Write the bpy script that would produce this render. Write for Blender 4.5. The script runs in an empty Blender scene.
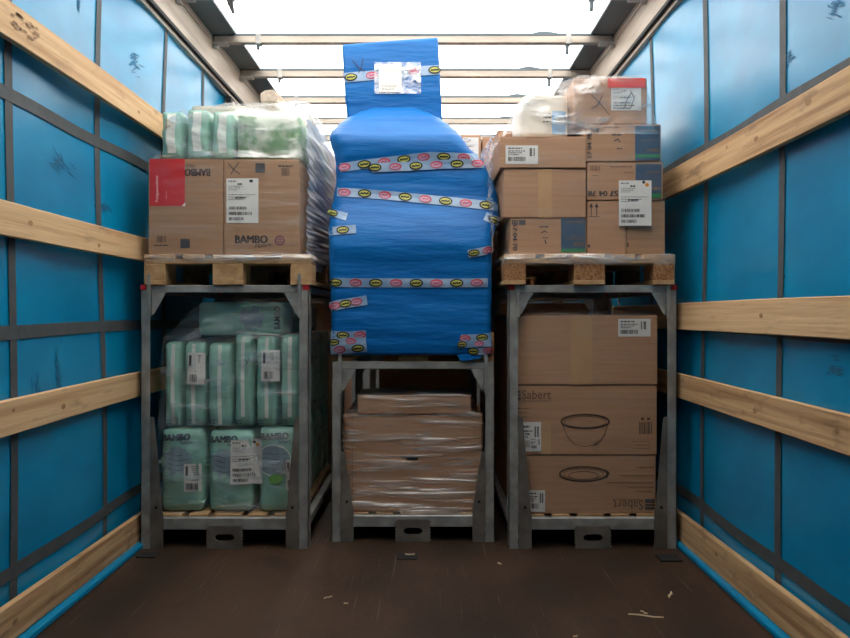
import bpy, bmesh, math, random
from mathutils import Vector, Matrix
from mathutils.bvhtree import BVHTree
random.seed(7)
scene = bpy.context.scene
COL = scene.collection
R = math.radians

# ------------------------------------------------------------------ camera
CAMZ, F, CX, CY = 1.12, 688.0, 425.0, 314.0
cam = bpy.data.cameras.new('camera')
cam.sensor_width = 36.0
cam.lens = F / 850.0 * 36.0
cam.shift_y = (CY - 319.0) / 850.0
cam.clip_start = 0.05
cam_ob = bpy.data.objects.new('camera', cam)
cam_ob.location = (0, 0, CAMZ)
cam_ob.rotation_euler = (R(90), 0, 0)
COL.objects.link(cam_ob)
scene.camera = cam_ob

# ------------------------------------------------------------------ sky (flat overcast) and exposure
SKY = 6.5
world = bpy.data.worlds.new('overcast_sky')
scene.world = world
world.use_nodes = True
wn = world.node_tree
wn.nodes.clear()
bg = wn.nodes.new('ShaderNodeBackground')
wo = wn.nodes.new('ShaderNodeOutputWorld')
tc = wn.nodes.new('ShaderNodeTexCoord')
sx = wn.nodes.new('ShaderNodeSeparateXYZ')
mr = wn.nodes.new('ShaderNodeMapRange')
mx = wn.nodes.new('ShaderNodeMix'); mx.data_type = 'RGBA'
mr.inputs['From Min'].default_value = -0.06
mr.inputs['From Max'].default_value = 0.06
mx.inputs['A'].default_value = (0.16, 0.15, 0.14, 1)      # asphalt yard below the horizon
mx.inputs['B'].default_value = (1.0, 0.98, 0.95, 1)       # white overcast above it
wn.links.new(tc.outputs['Generated'], sx.inputs[0])
wn.links.new(sx.outputs['Z'], mr.inputs['Value'])
wn.links.new(mr.outputs[0], mx.inputs['Factor'])
wn.links.new(mx.outputs['Result'], bg.inputs['Color'])
bg.inputs['Strength'].default_value = SKY
wn.links.new(bg.outputs[0], wo.inputs['Surface'])
scene.view_settings.view_transform = 'Standard'
scene.view_settings.look = 'None'
scene.view_settings.gamma = 1.0
scene.view_settings.use_curve_mapping = False
scene.view_settings.exposure = 0.12
scene.cycles.use_denoising = True
scene.cycles.max_bounces = 10
scene.cycles.diffuse_bounces = 5
scene.cycles.transparent_max_bounces = 24
scene.cycles.sample_clamp_indirect = 6.0

# ------------------------------------------------------------------ materials
def srgb(r, g, b):
    f = lambda c: (c / 255 / 12.92) if c / 255 <= 0.04045 else ((c / 255 + 0.055) / 1.055) ** 2.4
    return (f(r), f(g), f(b), 1)

MATS = {}
def mat(name, col, rough=0.6, metal=0.0, var=0.0, scale=(6, 6, 6), col2=None, bump=0.0, bscale=None,
        spec=0.5, detail=4, lo=0.35, hi=0.65, trans=0.0):
    if name in MATS: return MATS[name]
    m = bpy.data.materials.new(name); m.use_nodes = True
    nt = m.node_tree; N = nt.nodes; L = nt.links
    p = N['Principled BSDF']
    p.inputs['Base Color'].default_value = col
    p.inputs['Roughness'].default_value = rough
    p.inputs['Metallic'].default_value = metal
    p.inputs['Specular IOR Level'].default_value = spec
    t = N.new('ShaderNodeTexCoord')
    oi = N.new('ShaderNodeObjectInfo')
    add = N.new('ShaderNodeVectorMath'); add.operation = 'ADD'
    mul = N.new('ShaderNodeVectorMath'); mul.operation = 'SCALE'
    mul.inputs['Scale'].default_value = 13.0
    cmb = N.new('ShaderNodeCombineXYZ')
    for k in range(3): L.new(oi.outputs['Random'], cmb.inputs[k])
    L.new(cmb.outputs[0], mul.inputs[0])
    L.new(t.outputs['Object'], add.inputs[0]); L.new(mul.outputs[0], add.inputs[1])
    if col2 is not None or var > 0:
        mp = N.new('ShaderNodeMapping'); mp.inputs['Scale'].default_value = scale
        nz = N.new('ShaderNodeTexNoise'); nz.inputs['Detail'].default_value = detail
        nz.inputs['Scale'].default_value = 1.0
        L.new(add.outputs[0], mp.inputs[0]); L.new(mp.outputs[0], nz.inputs['Vector'])
        r = N.new('ShaderNodeMapRange'); r.inputs['From Min'].default_value = lo; r.inputs['From Max'].default_value = hi
        L.new(nz.outputs['Fac'], r.inputs['Value'])
        mxx = N.new('ShaderNodeMix'); mxx.data_type = 'RGBA'
        c2 = col2 if col2 is not None else tuple(c * (1 - var) for c in col[:3]) + (1,)
        mxx.inputs['A'].default_value = col; mxx.inputs['B'].default_value = c2
        L.new(r.outputs[0], mxx.inputs['Factor'])
        L.new(mxx.outputs['Result'], p.inputs['Base Color'])
    if bump > 0:
        mp2 = N.new('ShaderNodeMapping'); mp2.inputs['Scale'].default_value = bscale or scale
        n2 = N.new('ShaderNodeTexNoise'); n2.inputs['Detail'].default_value = 5; n2.inputs['Scale'].default_value = 1.0
        L.new(add.outputs[0], mp2.inputs[0]); L.new(mp2.outputs[0], n2.inputs['Vector'])
        b = N.new('ShaderNodeBump'); b.inputs['Strength'].default_value = bump; b.inputs['Distance'].default_value = 0.01
        L.new(n2.outputs['Fac'], b.inputs['Height']); L.new(b.outputs[0], p.inputs['Normal'])
    if trans > 0:
        out = N['Material Output']
        tr = N.new('ShaderNodeBsdfTranslucent'); tr.inputs['Color'].default_value = col
        ms = N.new('ShaderNodeMixShader'); ms.inputs[0].default_value = trans
        L.new(p.outputs[0], ms.inputs[1]); L.new(tr.outputs[0], ms.inputs[2]); L.new(ms.outputs[0], out.inputs['Surface'])
    MATS[name] = m
    return m

def film_mat(name, base, streak, scale, rot=(0, 0, 0), tint=(0.9, 0.93, 0.95), rough=0.16, bump=0.6, lo=0.48, hi=0.75):
    """clear stretch film: see-through with white, glossy streaks where it is creased"""
    m = bpy.data.materials.new(name); m.use_nodes = True
    nt = m.node_tree; N = nt.nodes; L = nt.links
    N.clear()
    out = N.new('ShaderNodeOutputMaterial')
    t = N.new('ShaderNodeTexCoord')
    mp = N.new('ShaderNodeMapping'); mp.inputs['Scale'].default_value = scale; mp.inputs['Rotation'].default_value = rot
    nz = N.new('ShaderNodeTexNoise'); nz.inputs['Scale'].default_value = 1; nz.inputs['Detail'].default_value = 6
    nz.inputs['Distortion'].default_value = 0.6
    L.new(t.outputs['Object'], mp.inputs[0]); L.new(mp.outputs[0], nz.inputs['Vector'])
    r = N.new('ShaderNodeMapRange'); r.inputs['From Min'].default_value = lo; r.inputs['From Max'].default_value = hi
    r.inputs['To Min'].default_value = base; r.inputs['To Max'].default_value = streak
    L.new(nz.outputs['Fac'], r.inputs['Value'])
    b = N.new('ShaderNodeBump'); b.inputs['Strength'].default_value = bump; b.inputs['Distance'].default_value = 0.02
    L.new(nz.outputs['Fac'], b.inputs['Height'])
    g = N.new('ShaderNodeBsdfGlossy'); g.inputs['Roughness'].default_value = rough; g.inputs['Color'].default_value = (1, 1, 1, 1)
    d = N.new('ShaderNodeBsdfDiffuse'); d.inputs['Color'].default_value = tint + (1,)
    L.new(b.outputs[0], g.inputs['Normal']); L.new(b.outputs[0], d.inputs['Normal'])
    tl = N.new('ShaderNodeBsdfTranslucent'); tl.inputs['Color'].default_value = tint + (1,)
    dm = N.new('ShaderNodeMixShader'); dm.inputs[0].default_value = 0.4
    L.new(d.outputs[0], dm.inputs[1]); L.new(tl.outputs[0], dm.inputs[2])
    gm = N.new('ShaderNodeMixShader'); gm.inputs[0].default_value = 0.45
    L.new(dm.outputs[0], gm.inputs[1]); L.new(g.outputs[0], gm.inputs[2])
    tr = N.new('ShaderNodeBsdfTransparent'); tr.inputs['Color'].default_value = (0.985, 0.99, 0.99, 1)
    ms = N.new('ShaderNodeMixShader')
    L.new(r.outputs[0], ms.inputs[0]); L.new(tr.outputs[0], ms.inputs[1]); L.new(gm.outputs[0], ms.inputs[2])
    L.new(ms.outputs[0], out.inputs['Surface'])
    MATS[name] = m
    return m

M_CURTAIN = mat('blue_pvc_curtain', srgb(0, 136, 180), 0.30, col2=srgb(0, 121, 165), scale=(3, 3, 5), bump=0.10, bscale=(5, 5, 9), spec=0.5)
M_STRAP = mat('grey_webbing', srgb(74, 78, 80), 0.7, var=0.25, scale=(20, 20, 20))
M_SCUFF = mat('rubbed_dirt', srgb(6, 104, 146), 0.7, var=0.4, scale=(60, 60, 60))
M_RAIL = mat('dull_aluminium', srgb(178, 166, 152), 0.5, 0.35, col2=srgb(140, 128, 116), scale=(3, 1.5, 12), lo=.45, hi=.7)
M_DARK = mat('dark_roof_hem', srgb(88, 101, 107), 0.75, var=0.25, scale=(5, 2, 5))
M_BLACK = mat('black_rubber', srgb(26, 26, 27), 0.7, var=0.3, scale=(20, 20, 20))
M_BOW = mat('bow_aluminium', srgb(168, 158, 146), 0.45, 0.5, var=0.25, scale=(3, 20, 20))
M_ROOF = None
M_PINE = mat('pine_lath', srgb(200, 162, 118), 0.75, col2=srgb(152, 112, 74), scale=(34, 1.1, 34), bump=0.25, bscale=(70, 3, 70), lo=.42, hi=.68, detail=6)
M_PINE2 = mat('pale_pine_lath', srgb(212, 176, 132), 0.75, col2=srgb(178, 138, 96), scale=(30, 0.9, 26), bump=0.2, bscale=(70, 3, 70), lo=.45, hi=.72, detail=6)
M_KNOT = mat('pine_knot', srgb(172, 130, 88), 0.8, var=0.4, scale=(60, 60, 60))
M_PAL = mat('pallet_wood', srgb(200, 162, 116), 0.8, col2=srgb(168, 128, 86), scale=(16, 3, 16), bump=0.3, bscale=(60, 8, 60), detail=6)
M_CHIP = mat('chipboard_block', srgb(176, 128, 84), 0.85, col2=srgb(128, 80, 46), scale=(90, 90, 90), bump=0.4, bscale=(90, 90, 90))
M_GALV = mat('galvanised_steel', srgb(166, 165, 160), 0.42, 0.25, col2=srgb(136, 135, 131), scale=(14, 14, 14), bump=0.05, bscale=(40, 40, 40))
M_STEEL = mat('brown_stained_steel', srgb(132, 126, 118), 0.5, 0.35, col2=srgb(100, 92, 84), scale=(9, 9, 9))
M_REDCAP = mat('red_plastic', srgb(196, 40, 46), 0.5)
M_CARD = mat('cardboard', srgb(182, 140, 108), 0.72, col2=srgb(170, 128, 97), scale=(3, 3, 60), bump=0.05, bscale=(4, 4, 120), lo=.3, hi=.7)
M_CARD2 = mat('grey_brown_cardboard', srgb(170, 132, 100), 0.72, col2=srgb(158, 120, 90), scale=(3, 3, 60), bump=0.05, bscale=(4, 4, 120))
M_EDGE = mat('cardboard_edge', srgb(120, 86, 58), 0.8)
M_TAPE = mat('brown_packing_tape', srgb(196, 156, 116), 0.25, var=0.1)
M_INK = mat('dark_print_ink', srgb(52, 44, 44), 0.6)
M_INKB = mat('brown_print_ink', srgb(92, 70, 56), 0.65)
M_INKG = mat('grey_print_ink', srgb(72, 70, 74), 0.6)
M_INKL = mat('faint_print_ink', srgb(128, 94, 68), 0.65)
M_PURPLE = mat('plum_print_ink', srgb(116, 66, 72), 0.6)
M_PAPER = mat('white_label_paper', srgb(226, 222, 216), 0.6, var=0.06, scale=(8, 8, 8))
M_RED = mat('red_pouch', srgb(206, 44, 48), 0.35, var=0.08)
M_REDF = mat('red_film_patch', srgb(226, 70, 60), 0.35)
M_BLUEP = mat('slate_blue_print', srgb(58, 82, 106), 0.55)
M_GREENP = mat('green_print', srgb(52, 132, 84), 0.55)
M_ORANGE = mat('orange_print', srgb(222, 140, 30), 0.5)
M_TEAL = mat('teal_plastic_pack', srgb(152, 200, 183), 0.3, col2=srgb(136, 184, 167), scale=(7, 7, 7), bump=0.3, bscale=(14, 14, 26))
M_WHITEP = mat('white_pack_print', srgb(226, 230, 222), 0.4)
M_GREYP = mat('pale_blue_grey_print', srgb(150, 172, 182), 0.4, var=0.2, scale=(9, 9, 9))
M_LGREEN = mat('leaf_green_print', srgb(116, 178, 84), 0.4)
M_MINT = mat('pale_mint_print', srgb(168, 208, 188), 0.4)
M_NAVY = mat('dark_navy_ink', srgb(40, 34, 62), 0.5)
M_GREENPK = mat('green_white_pack', srgb(206, 214, 196), 0.35, col2=srgb(104, 146, 100), scale=(9, 9, 9), lo=.44, hi=.58, bump=0.3, bscale=(14, 14, 20))
M_BLUEWRAP = mat('blue_stretch_film', srgb(0, 106, 178), 0.46, col2=srgb(0, 94, 164), scale=(3, 3, 14), bump=0.4, bscale=(9, 9, 50), spec=0.3)
M_TAPEW = mat('pale_printed_tape', srgb(120, 152, 186), 0.35, col2=srgb(156, 178, 202), scale=(14, 14, 14))
M_YEL = mat('yellow_emblem', srgb(192, 190, 92), 0.5)
M_EBLK = mat('black_emblem', srgb(24, 26, 26), 0.5)
M_ERED = mat('red_emblem', srgb(186, 56, 72), 0.5)
M_EPINK = mat('pale_pink_emblem', srgb(190, 148, 172), 0.5)
M_WHITEWRAP = mat('white_bundle_wrap', srgb(232, 226, 212), 0.4, col2=srgb(212, 204, 188), scale=(6, 6, 6), bump=0.3, bscale=(8, 8, 14), trans=0.3)
M_BULK = mat('bulkhead_grey', srgb(96, 92, 88), 0.6, var=0.15)
M_STRAW = mat('straw', srgb(196, 174, 140), 0.8)
M_ORSTRAP = mat('orange_webbing', srgb(226, 104, 40), 0.6)

# wood end and plank grain for the floor
M_FLOOR = mat('brown_phenolic_floor', srgb(72, 53, 40), 0.55, col2=srgb(46, 34, 26), scale=(2.2, 1.0, 2), bump=0.15, bscale=(60, 20, 20), spec=0.25, detail=8)
def dress_floor():
    nt = M_FLOOR.node_tree; N = nt.nodes; L = nt.links; p = N['Principled BSDF']
    src = p.inputs['Base Color'].links[0].from_socket
    t = N.new('ShaderNodeTexCoord')
    prev = src
    for sc, rot, thr, colr in (((60, 1.6, 1), 0.06, 0.70, srgb(112, 94, 78)), ((70, 3.2, 1), -0.6, 0.72, srgb(108, 90, 74)), ((70, 4.0, 1), 0.9, 0.73, srgb(104, 86, 70)),
                               ((80, 2.2, 1), -0.15, 0.71, srgb(108, 92, 78)), ((60, 60, 1), 0, 0.74, srgb(132, 116, 100)), ((3, 2.4, 1), 0.3, 0.60, srgb(48, 38, 32))):
        mp = N.new('ShaderNodeMapping'); mp.inputs['Scale'].default_value = sc; mp.inputs['Rotation'].default_value = (0, 0, rot)
        nz = N.new('ShaderNodeTexNoise'); nz.inputs['Scale'].default_value = 1; nz.inputs['Detail'].default_value = 3
        r = N.new('ShaderNodeMapRange'); r.inputs['From Min'].default_value = thr - .04; r.inputs['From Max'].default_value = thr + .06; r.inputs['To Max'].default_value = 0.75
        mm = N.new('ShaderNodeMix'); mm.data_type = 'RGBA'; mm.inputs['B'].default_value = colr
        L.new(t.outputs['Object'], mp.inputs[0]); L.new(mp.outputs[0], nz.inputs['Vector']); L.new(nz.outputs['Fac'], r.inputs['Value'])
        L.new(r.outputs[0], mm.inputs['Factor']); L.new(prev, mm.inputs['A']); prev = mm.outputs['Result']
    L.new(prev, p.inputs['Base Color'])
dress_floor()
def smudge(m, col, scale, lo, hi, amt):
    nt = m.node_tree; N = nt.nodes; L = nt.links; p = N['Principled BSDF']
    src = p.inputs['Base Color'].links[0].from_socket
    vec = [n for n in N if n.type == 'VECT_MATH' and n.operation == 'ADD'][0].outputs[0]
    mp = N.new('ShaderNodeMapping'); mp.inputs['Scale'].default_value = scale
    nz = N.new('ShaderNodeTexNoise'); nz.inputs['Scale'].default_value = 1; nz.inputs['Detail'].default_value = 7; nz.inputs['Roughness'].default_value = .65
    r = N.new('ShaderNodeMapRange'); r.inputs['From Min'].default_value = lo; r.inputs['From Max'].default_value = hi; r.inputs['To Max'].default_value = amt
    mm = N.new('ShaderNodeMix'); mm.data_type = 'RGBA'; mm.inputs['B'].default_value = col
    L.new(vec, mp.inputs[0]); L.new(mp.outputs[0], nz.inputs['Vector']); L.new(nz.outputs['Fac'], r.inputs['Value'])
    L.new(r.outputs[0], mm.inputs['Factor']); L.new(src, mm.inputs['A']); L.new(mm.outputs['Result'], p.inputs['Base Color'])
smudge(M_PINE, srgb(96, 78, 62), (14, 5, 14), .55, .72, .75)
smudge(M_PINE2, srgb(132, 108, 84), (14, 4, 14), .58, .74, .6)
smudge(M_PAL, srgb(120, 92, 64), (10, 5, 10), .56, .74, .6)

def roof_mat():
    m = bpy.data.materials.new('white_translucent_tarpaulin'); m.use_nodes = True
    nt = m.node_tree; N = nt.nodes; L = nt.links; N.clear()
    out = N.new('ShaderNodeOutputMaterial')
    tr = N.new('ShaderNodeBsdfTranslucent'); tr.inputs['Color'].default_value = (0.93, 0.92, 0.90, 1)
    d = N.new('ShaderNodeBsdfDiffuse'); d.inputs['Color'].default_value = (0.85, 0.85, 0.84, 1)
    ms = N.new('ShaderNodeMixShader'); ms.inputs[0].default_value = 0.30
    L.new(tr.outputs[0], ms.inputs[1]); L.new(d.outputs[0], ms.inputs[2]); L.new(ms.outputs[0], out.inputs['Surface'])
    return m
M_ROOF = roof_mat()

F_CLEAR = film_mat('clear_film', 0.03, 0.20, (4, 4, 26), (0, R(8), 0))
F_TENT = film_mat('loose_clear_film', 0.07, 0.55, (5, 5, 22), (0, R(10), 0), bump=1.0, rough=.2, lo=.5, hi=.72)
F_DENSE = film_mat('layered_film', 0.66, 0.98, (2, 2, 30), (R(18), 0, 0), tint=(0.86, 0.88, 0.91), rough=.35, bump=.3)
F_WHITE = film_mat('bunched_white_film', 0.35, 0.85, (9, 9, 6), (0, R(20), 0), tint=(0.95, 0.94, 0.92))
F_BROWN = film_mat('tight_film', 0.07, 0.72, (2.2, 2.2, 30), (0, R(6), 0), tint=(.72, .70, .66), rough=0.28, lo=.45, hi=.70, bump=1.0)

# ------------------------------------------------------------------ helpers
def link(name, me, m, parent=None, smooth=False):
    o = bpy.data.objects.new(name, me)
    if m is not None and not me.materials: me.materials.append(m)
    COL.objects.link(o)
    if parent is not None: o.parent = parent
    if smooth:
        for p in me.polygons: p.use_smooth = True
    return o

def tag(o, label, cat, group=None, kind=None):
    o['label'] = label; o['category'] = cat
    if group: o['group'] = group
    if kind: o['kind'] = kind
    return o

def structure(o):
    o['kind'] = 'structure'; return o

def empty(name, loc, rz=0.0):
    o = bpy.data.objects.new(name, None); COL.objects.link(o)
    o.location = loc; o.rotation_euler = (0, 0, rz); o.empty_display_size = 0.1
    return o

def mesh(name, verts, faces):
    me = bpy.data.meshes.new(name); me.from_pydata(verts, [], faces); me.update(); return me

def box_mesh(name, x0, x1, y0, y1, z0, z1, bevel=0.0, seg=1):
    bm = bmesh.new()
    bmesh.ops.create_cube(bm, size=1)
    for v in bm.verts:
        v.co = Vector((x0 + (v.co.x + .5) * (x1 - x0), y0 + (v.co.y + .5) * (y1 - y0), z0 + (v.co.z + .5) * (z1 - z0)))
    if bevel > 0: bmesh.ops.bevel(bm, geom=bm.edges[:], offset=bevel, segments=seg, affect='EDGES', profile=0.5)
    me = bpy.data.meshes.new(name); bm.to_mesh(me); bm.free(); return me

def box(name, b, m, parent=None, bevel=0.0, seg=1):
    return link(name, box_mesh(name, *b, bevel, seg), m, parent)

def boxes(name, lst, m, parent=None):
    """several little pieces of ONE part"""
    V = []; Fc = []
    for (x0, x1, y0, y1, z0, z1) in lst:
        n = len(V)
        V += [(x0, y0, z0), (x1, y0, z0), (x1, y1, z0), (x0, y1, z0), (x0, y0, z1), (x1, y0, z1), (x1, y1, z1), (x0, y1, z1)]
        Fc += [(n, n + 3, n + 2, n + 1), (n + 4, n + 5, n + 6, n + 7), (n, n + 1, n + 5, n + 4), (n + 1, n + 2, n + 6, n + 5), (n + 2, n + 3, n + 7, n + 6), (n + 3, n, n + 4, n + 7)]
    return link(name, mesh(name, V, Fc), m, parent)

def prism(name, poly, y0, y1, m, parent=None):
    """polygon in (x, z) extruded along y"""
    n = len(poly)
    V = [(x, y0, z) for x, z in poly] + [(x, y1, z) for x, z in poly]
    Fc = [tuple(range(n)), tuple(range(2 * n - 1, n - 1, -1))]
    for i in range(n):
        j = (i + 1) % n; Fc.append((i, i + n, j + n, j))
    return link(name, mesh(name, V, Fc), m, parent)

def copy_tree(o, parent=None):
    c = o.copy(); COL.objects.link(c)
    if parent is not None: c.parent = parent
    for ch in list(o.children): copy_tree(ch, c)
    return c

def PX(px, d): return (px - CX) * d / F
def PZ(py, d): return CAMZ - (py - CY) * d / F

class Surf:
    """the front of a thing: measured picture positions -> local points on its real surface"""
    def __init__(self, depth, origin, yfun=None):
        self.d = depth; self.o = Vector(origin); self.yf = yfun
    def uv(self, px, py): return (PX(px, self.d) - self.o.x, PZ(py, self.d) - self.o.z)
    def pt(self, px, py, off):
        x, z = self.uv(px, py)
        y = self.yf(x, z) if self.yf else self.d - self.o.y
        return (x, y - off, z)

def decal(name, parent, S, polys, m, off=0.0015):
    V = []; Fc = []
    for p in polys:
        n = len(V); V += [S.pt(a, b, off) for a, b in p]; Fc.append(tuple(range(n, n + len(p))))
    return link(name, mesh(name, V, Fc), m, parent)

# 2-D print shapes in picture units; polygons
def rect(x0, y0, x1, y1, n=1):
    out = []
    for i in range(n):
        a = x0 + (x1 - x0) * i / n; b = x0 + (x1 - x0) * (i + 1) / n
        out.append([(a, y0), (a, y1), (b, y1), (b, y0)])
    return out
def disc(cx, cy, rx, ry=None, n=20, rings=3):
    ry = ry or rx; out = []
    for k in range(rings):
        a, b = k / rings, (k + 1) / rings
        for i in range(n):
            t0, t1 = 2 * math.pi * i / n, 2 * math.pi * (i + 1) / n
            q = [(cx + rx * b * math.cos(t0), cy + ry * b * math.sin(t0)), (cx + rx * b * math.cos(t1), cy + ry * b * math.sin(t1))]
            if k: q += [(cx + rx * a * math.cos(t1), cy + ry * a * math.sin(t1)), (cx + rx * a * math.cos(t0), cy + ry * a * math.sin(t0))]
            else: q += [(cx, cy)]
            out.append(q)
    return out
def ring(cx, cy, rx, ry, w, n=28, t0=0.0, t1=2 * math.pi):
    pts = [(cx + rx * math.cos(t0 + (t1 - t0) * i / n), cy + ry * math.sin(t0 + (t1 - t0) * i / n)) for i in range(n + 1)]
    return line(pts, w)
def line(pts, w):
    out = []
    for (a, b), (c, d) in zip(pts, pts[1:]):
        L = math.hypot(c - a, d - b) or 1
        nx, ny = -(d - b) / L * w / 2, (c - a) / L * w / 2
        out.append([(a + nx, b + ny), (c + nx, d + ny), (c - nx, d - ny), (a - nx, b - ny)])
    return out
def barcode(x0, y0, x1, y1, n=14, seed=1):
    rr = random.Random(seed); out = []; x = x0
    step = (x1 - x0) / n
    for i in range(n):
        w = step * rr.uniform(.3, .8); out += rect(x, y0, min(x + w, x1), y1); x += step
    return out
def words(x0, y0, x1, h, seed=1):
    rr = random.Random(seed); out = []; x = x0
    while x < x1:
        w = rr.uniform(.8, 3.2); out += rect(x, y0, min(x + w, x1), y0 + h); x += w + rr.uniform(.4, .9)
    return out

_txt = {}
def glyphs(s, bold=0.0):
    if (s, bold) in _txt: return _txt[(s, bold)]
    c = bpy.data.curves.new('txt', 'FONT'); c.body = s; c.offset = bold; c.resolution_u = 2
    o = bpy.data.objects.new('txt', c); COL.objects.link(o)
    dg = bpy.context.evaluated_depsgraph_get()
    me = bpy.data.meshes.new_from_object(o.evaluated_get(dg))
    ps = [[(me.vertices[i].co.x, me.vertices[i].co.y) for i in p.vertices] for p in me.polygons]
    bpy.data.objects.remove(o); bpy.data.curves.remove(c); bpy.data.meshes.remove(me)
    xs = [v[0] for p in ps for v in p]; ys = [v[1] for p in ps for v in p]
    r = (ps, min(xs), max(xs), min(ys), max(ys)); _txt[(s, bold)] = r
    return r
def text(s, cx, cy, w, h, rot=0.0, bold=0.0, shear=0.0):
    ps, x0, x1, y0, y1 = glyphs(s, bold)
    a = R(rot); out = []
    for p in ps:
        q = []
        for x, y in p:
            u = ((x - x0) / (x1 - x0) - .5) * w; v = ((y - y0) / (y1 - y0) - .5) * h
            u += v * shear
            q.append((cx + u * math.cos(a) - v * math.sin(a), cy - (u * math.sin(a) + v * math.cos(a))))
        out.append(q)
    return out

def btext(s_, cx, cy, w, h, rot=0.0, d=.3, **k):
    c, q = math.cos(R(rot)) * d, -math.sin(R(rot)) * d
    return text(s_, cx - c, cy - q, w, h, rot, **k) + text(s_, cx + c, cy + q, w, h, rot, **k)

def paper_label(parent, S, x0, y0, x1, y1, seed=1, dot=None, big=True, off=0.002, tilt=0.0):
    """white shipping label with printed lines and barcodes"""
    cx, cy = (x0 + x1) / 2, (y0 + y1) / 2
    def rt(polys):
        c, s = math.cos(tilt), math.sin(tilt)
        return [[(cx + (a - cx) * c - (b - cy) * s, cy + (a - cx) * s + (b - cy) * c) for a, b in p] for p in polys]
    lb = decal('label', parent, S, rt(rect(x0, y0, x1, y1, 3)), M_PAPER, off)
    w, h = x1 - x0, y1 - y0
    P = []
    P += words(x0 + .06 * w, y0 + .05 * h, x0 + .30 * w, .025 * h, seed)
    P += words(x0 + .35 * w, y0 + .11 * h, x0 + .5 * w, .035 * h, seed + 1)
    for k, (a, b) in enumerate(((.17, .5), (.21, .45), (.25, .35), (.36, .9), (.41, .7), (.46, .55))):
        P += words(x0 + .07 * w, y0 + a * h, x0 + b * w, .012 * h, seed + k + 5)
    P += words(x0 + .28 * w, y0 + .42 * h, x0 + .62 * w, .03 * h, seed + 20)
    ink = M_INK
    P += barcode(x0 + .08 * w, y0 + .63 * h, x0 + .65 * w, y0 + .70 * h, 16, seed)
    P += barcode(x0 + .08 * w, y0 + .75 * h, x0 + .80 * w, y0 + .82 * h, 20, seed + 2)
    P += barcode(x0 + .08 * w, y0 + .87 * h, x0 + .55 * w, y0 + .94 * h, 14, seed + 3)
    decal('label_print', lb, S, rt(P), ink, off + .0012)
    if dot == 'orange':
        decal('label_dot', lb, S, rt(disc(x0 + .86 * w, y0 + .10 * h, .06 * w, None, 12, 1)), M_ORANGE, off + .0024)
        decal('label_mark', lb, S, rt(disc(x0 + .76 * w, y0 + .04 * h, .05 * w, None, 10, 1)), M_INK, off + .0018)
    elif dot == 'black':
        decal('label_mark', lb, S, rt(rect(x0 + .72 * w, y0 + .03 * h, x0 + .83 * w, y0 + .09 * h)), M_INK, off + .0024)
    return lb

def code_label(parent, S, x0, y0, x1, y1, seed=1, off=0.002, vert=False):
    lb = decal('label', parent, S, rect(x0, y0, x1, y1, 2), M_PAPER, off)
    w, h = x1 - x0, y1 - y0
    P = []
    if vert:
        P += barcode(x0 + .15 * w, y0 + .68 * h, x0 + .85 * w, y0 + .92 * h, 10, seed)
        for k in range(8): P += words(x0 + .45 * w, y0 + (.08 + .07 * k) * h, x0 + .88 * w, .03 * h, seed + k)
        P += rect(x0 + .1 * w, y0 + .08 * h, x0 + .24 * w, y0 + .42 * h)
    else:
        P += words(x0 + .08 * w, y0 + .12 * h, x0 + .5 * w, .07 * h, seed)
        P += barcode(x0 + .08 * w, y0 + .62 * h, x0 + .62 * w, y0 + .85 * h, 16, seed)
        for k in range(3): P += words(x0 + .08 * w, y0 + (.28 + .1 * k) * h, x0 + (.6 - .1 * k) * w, .05 * h, seed + k)
        for i in range(5):
            for j in range(5):
                if (i * 7 + j * 3 + seed) % 3: P += rect(x0 + (.70 + .04 * i) * w, y0 + (.15 + .09 * j) * h, x0 + (.735 + .04 * i) * w, y0 + (.23 + .09 * j) * h)
    decal('label_print', lb, S, P, M_INK, off + .0012)
    return lb

# ------------------------------------------------------------------ the trailer
XL, XR = -1.43, 1.28                     # curtains
Y0, Y1 = -1.3, 8.6
def roofz(y): return 2.897 + 0.010 * (y - 4.0)
def wavy(y, z, s): return s * (0.010 * math.sin(3.1 * y + 0.8 * z) + 0.006 * math.sin(7.3 * y - 2.1 * z) + 0.010 * math.sin(2.2 * z + 1.0))

structure(box('floor', (XL - .06, XR + .06, Y0, Y1, -0.06, 0.0), M_FLOOR))

def curtain(name, x, s):
    ny, nz = 136, 30
    V = []; Fc = []
    for i in range(ny + 1):
        y = Y0 + (Y1 - Y0) * i / ny
        for j in range(nz + 1):
            z = -0.02 + (roofz(y) - 0.12 + 0.02) * j / nz
            V.append((x + wavy(y, z, s), y, z))
    for i in range(ny):
        for j in range(nz):
            a = i * (nz + 1) + j
            Fc.append((a, a + 1, a + nz + 2, a + nz + 1) if s > 0 else (a, a + nz + 1, a + nz + 2, a + 1))
    return structure(link(name, mesh(name, V, Fc), M_CURTAIN, None, True))
wl = curtain('wall_left', XL, 1)
wr = curtain('wall_right', XR, -1)

def strap(parent, x, s, path, w, vertical):
    """webbing strip lying on the curtain; path = (fixed coordinate, from, to)"""
    c, a, b = path; n = max(8, int((b - a) / 0.08)); V = []; Fc = []
    for i in range(n + 1):
        t = a + (b - a) * i / n
        for e in (-w / 2, w / 2):
            y, z = (c + e + 0.006 * math.sin(2 * t), t) if vertical else (t, c + e + 0.006 * math.sin(2.4 * t))
            V.append((x + wavy(y, z, s) + s * (0.004 if vertical else 0.0055), y, z))
    for i in range(n):
        q = (2 * i, 2 * i + 1, 2 * i + 3, 2 * i + 2); Fc.append(q)
    return link('strap', mesh('strap', V, Fc), M_STRAP, parent)
for zc in (0.242, 1.06, 1.876): strap(wl, XL, 1, (zc, 0.4, 6.5), 0.048, False)
for yc in (1.68, 2.36, 3.045, 3.76, 4.40, 5.06, 5.74): strap(wl, XL, 1, (yc, 0.0, roofz(yc) - .16), 0.044, True)
for zc in (0.235, 1.06, 1.876): strap(wr, XR, -1, (zc, 0.4, 6.5), 0.048, False)
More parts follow.
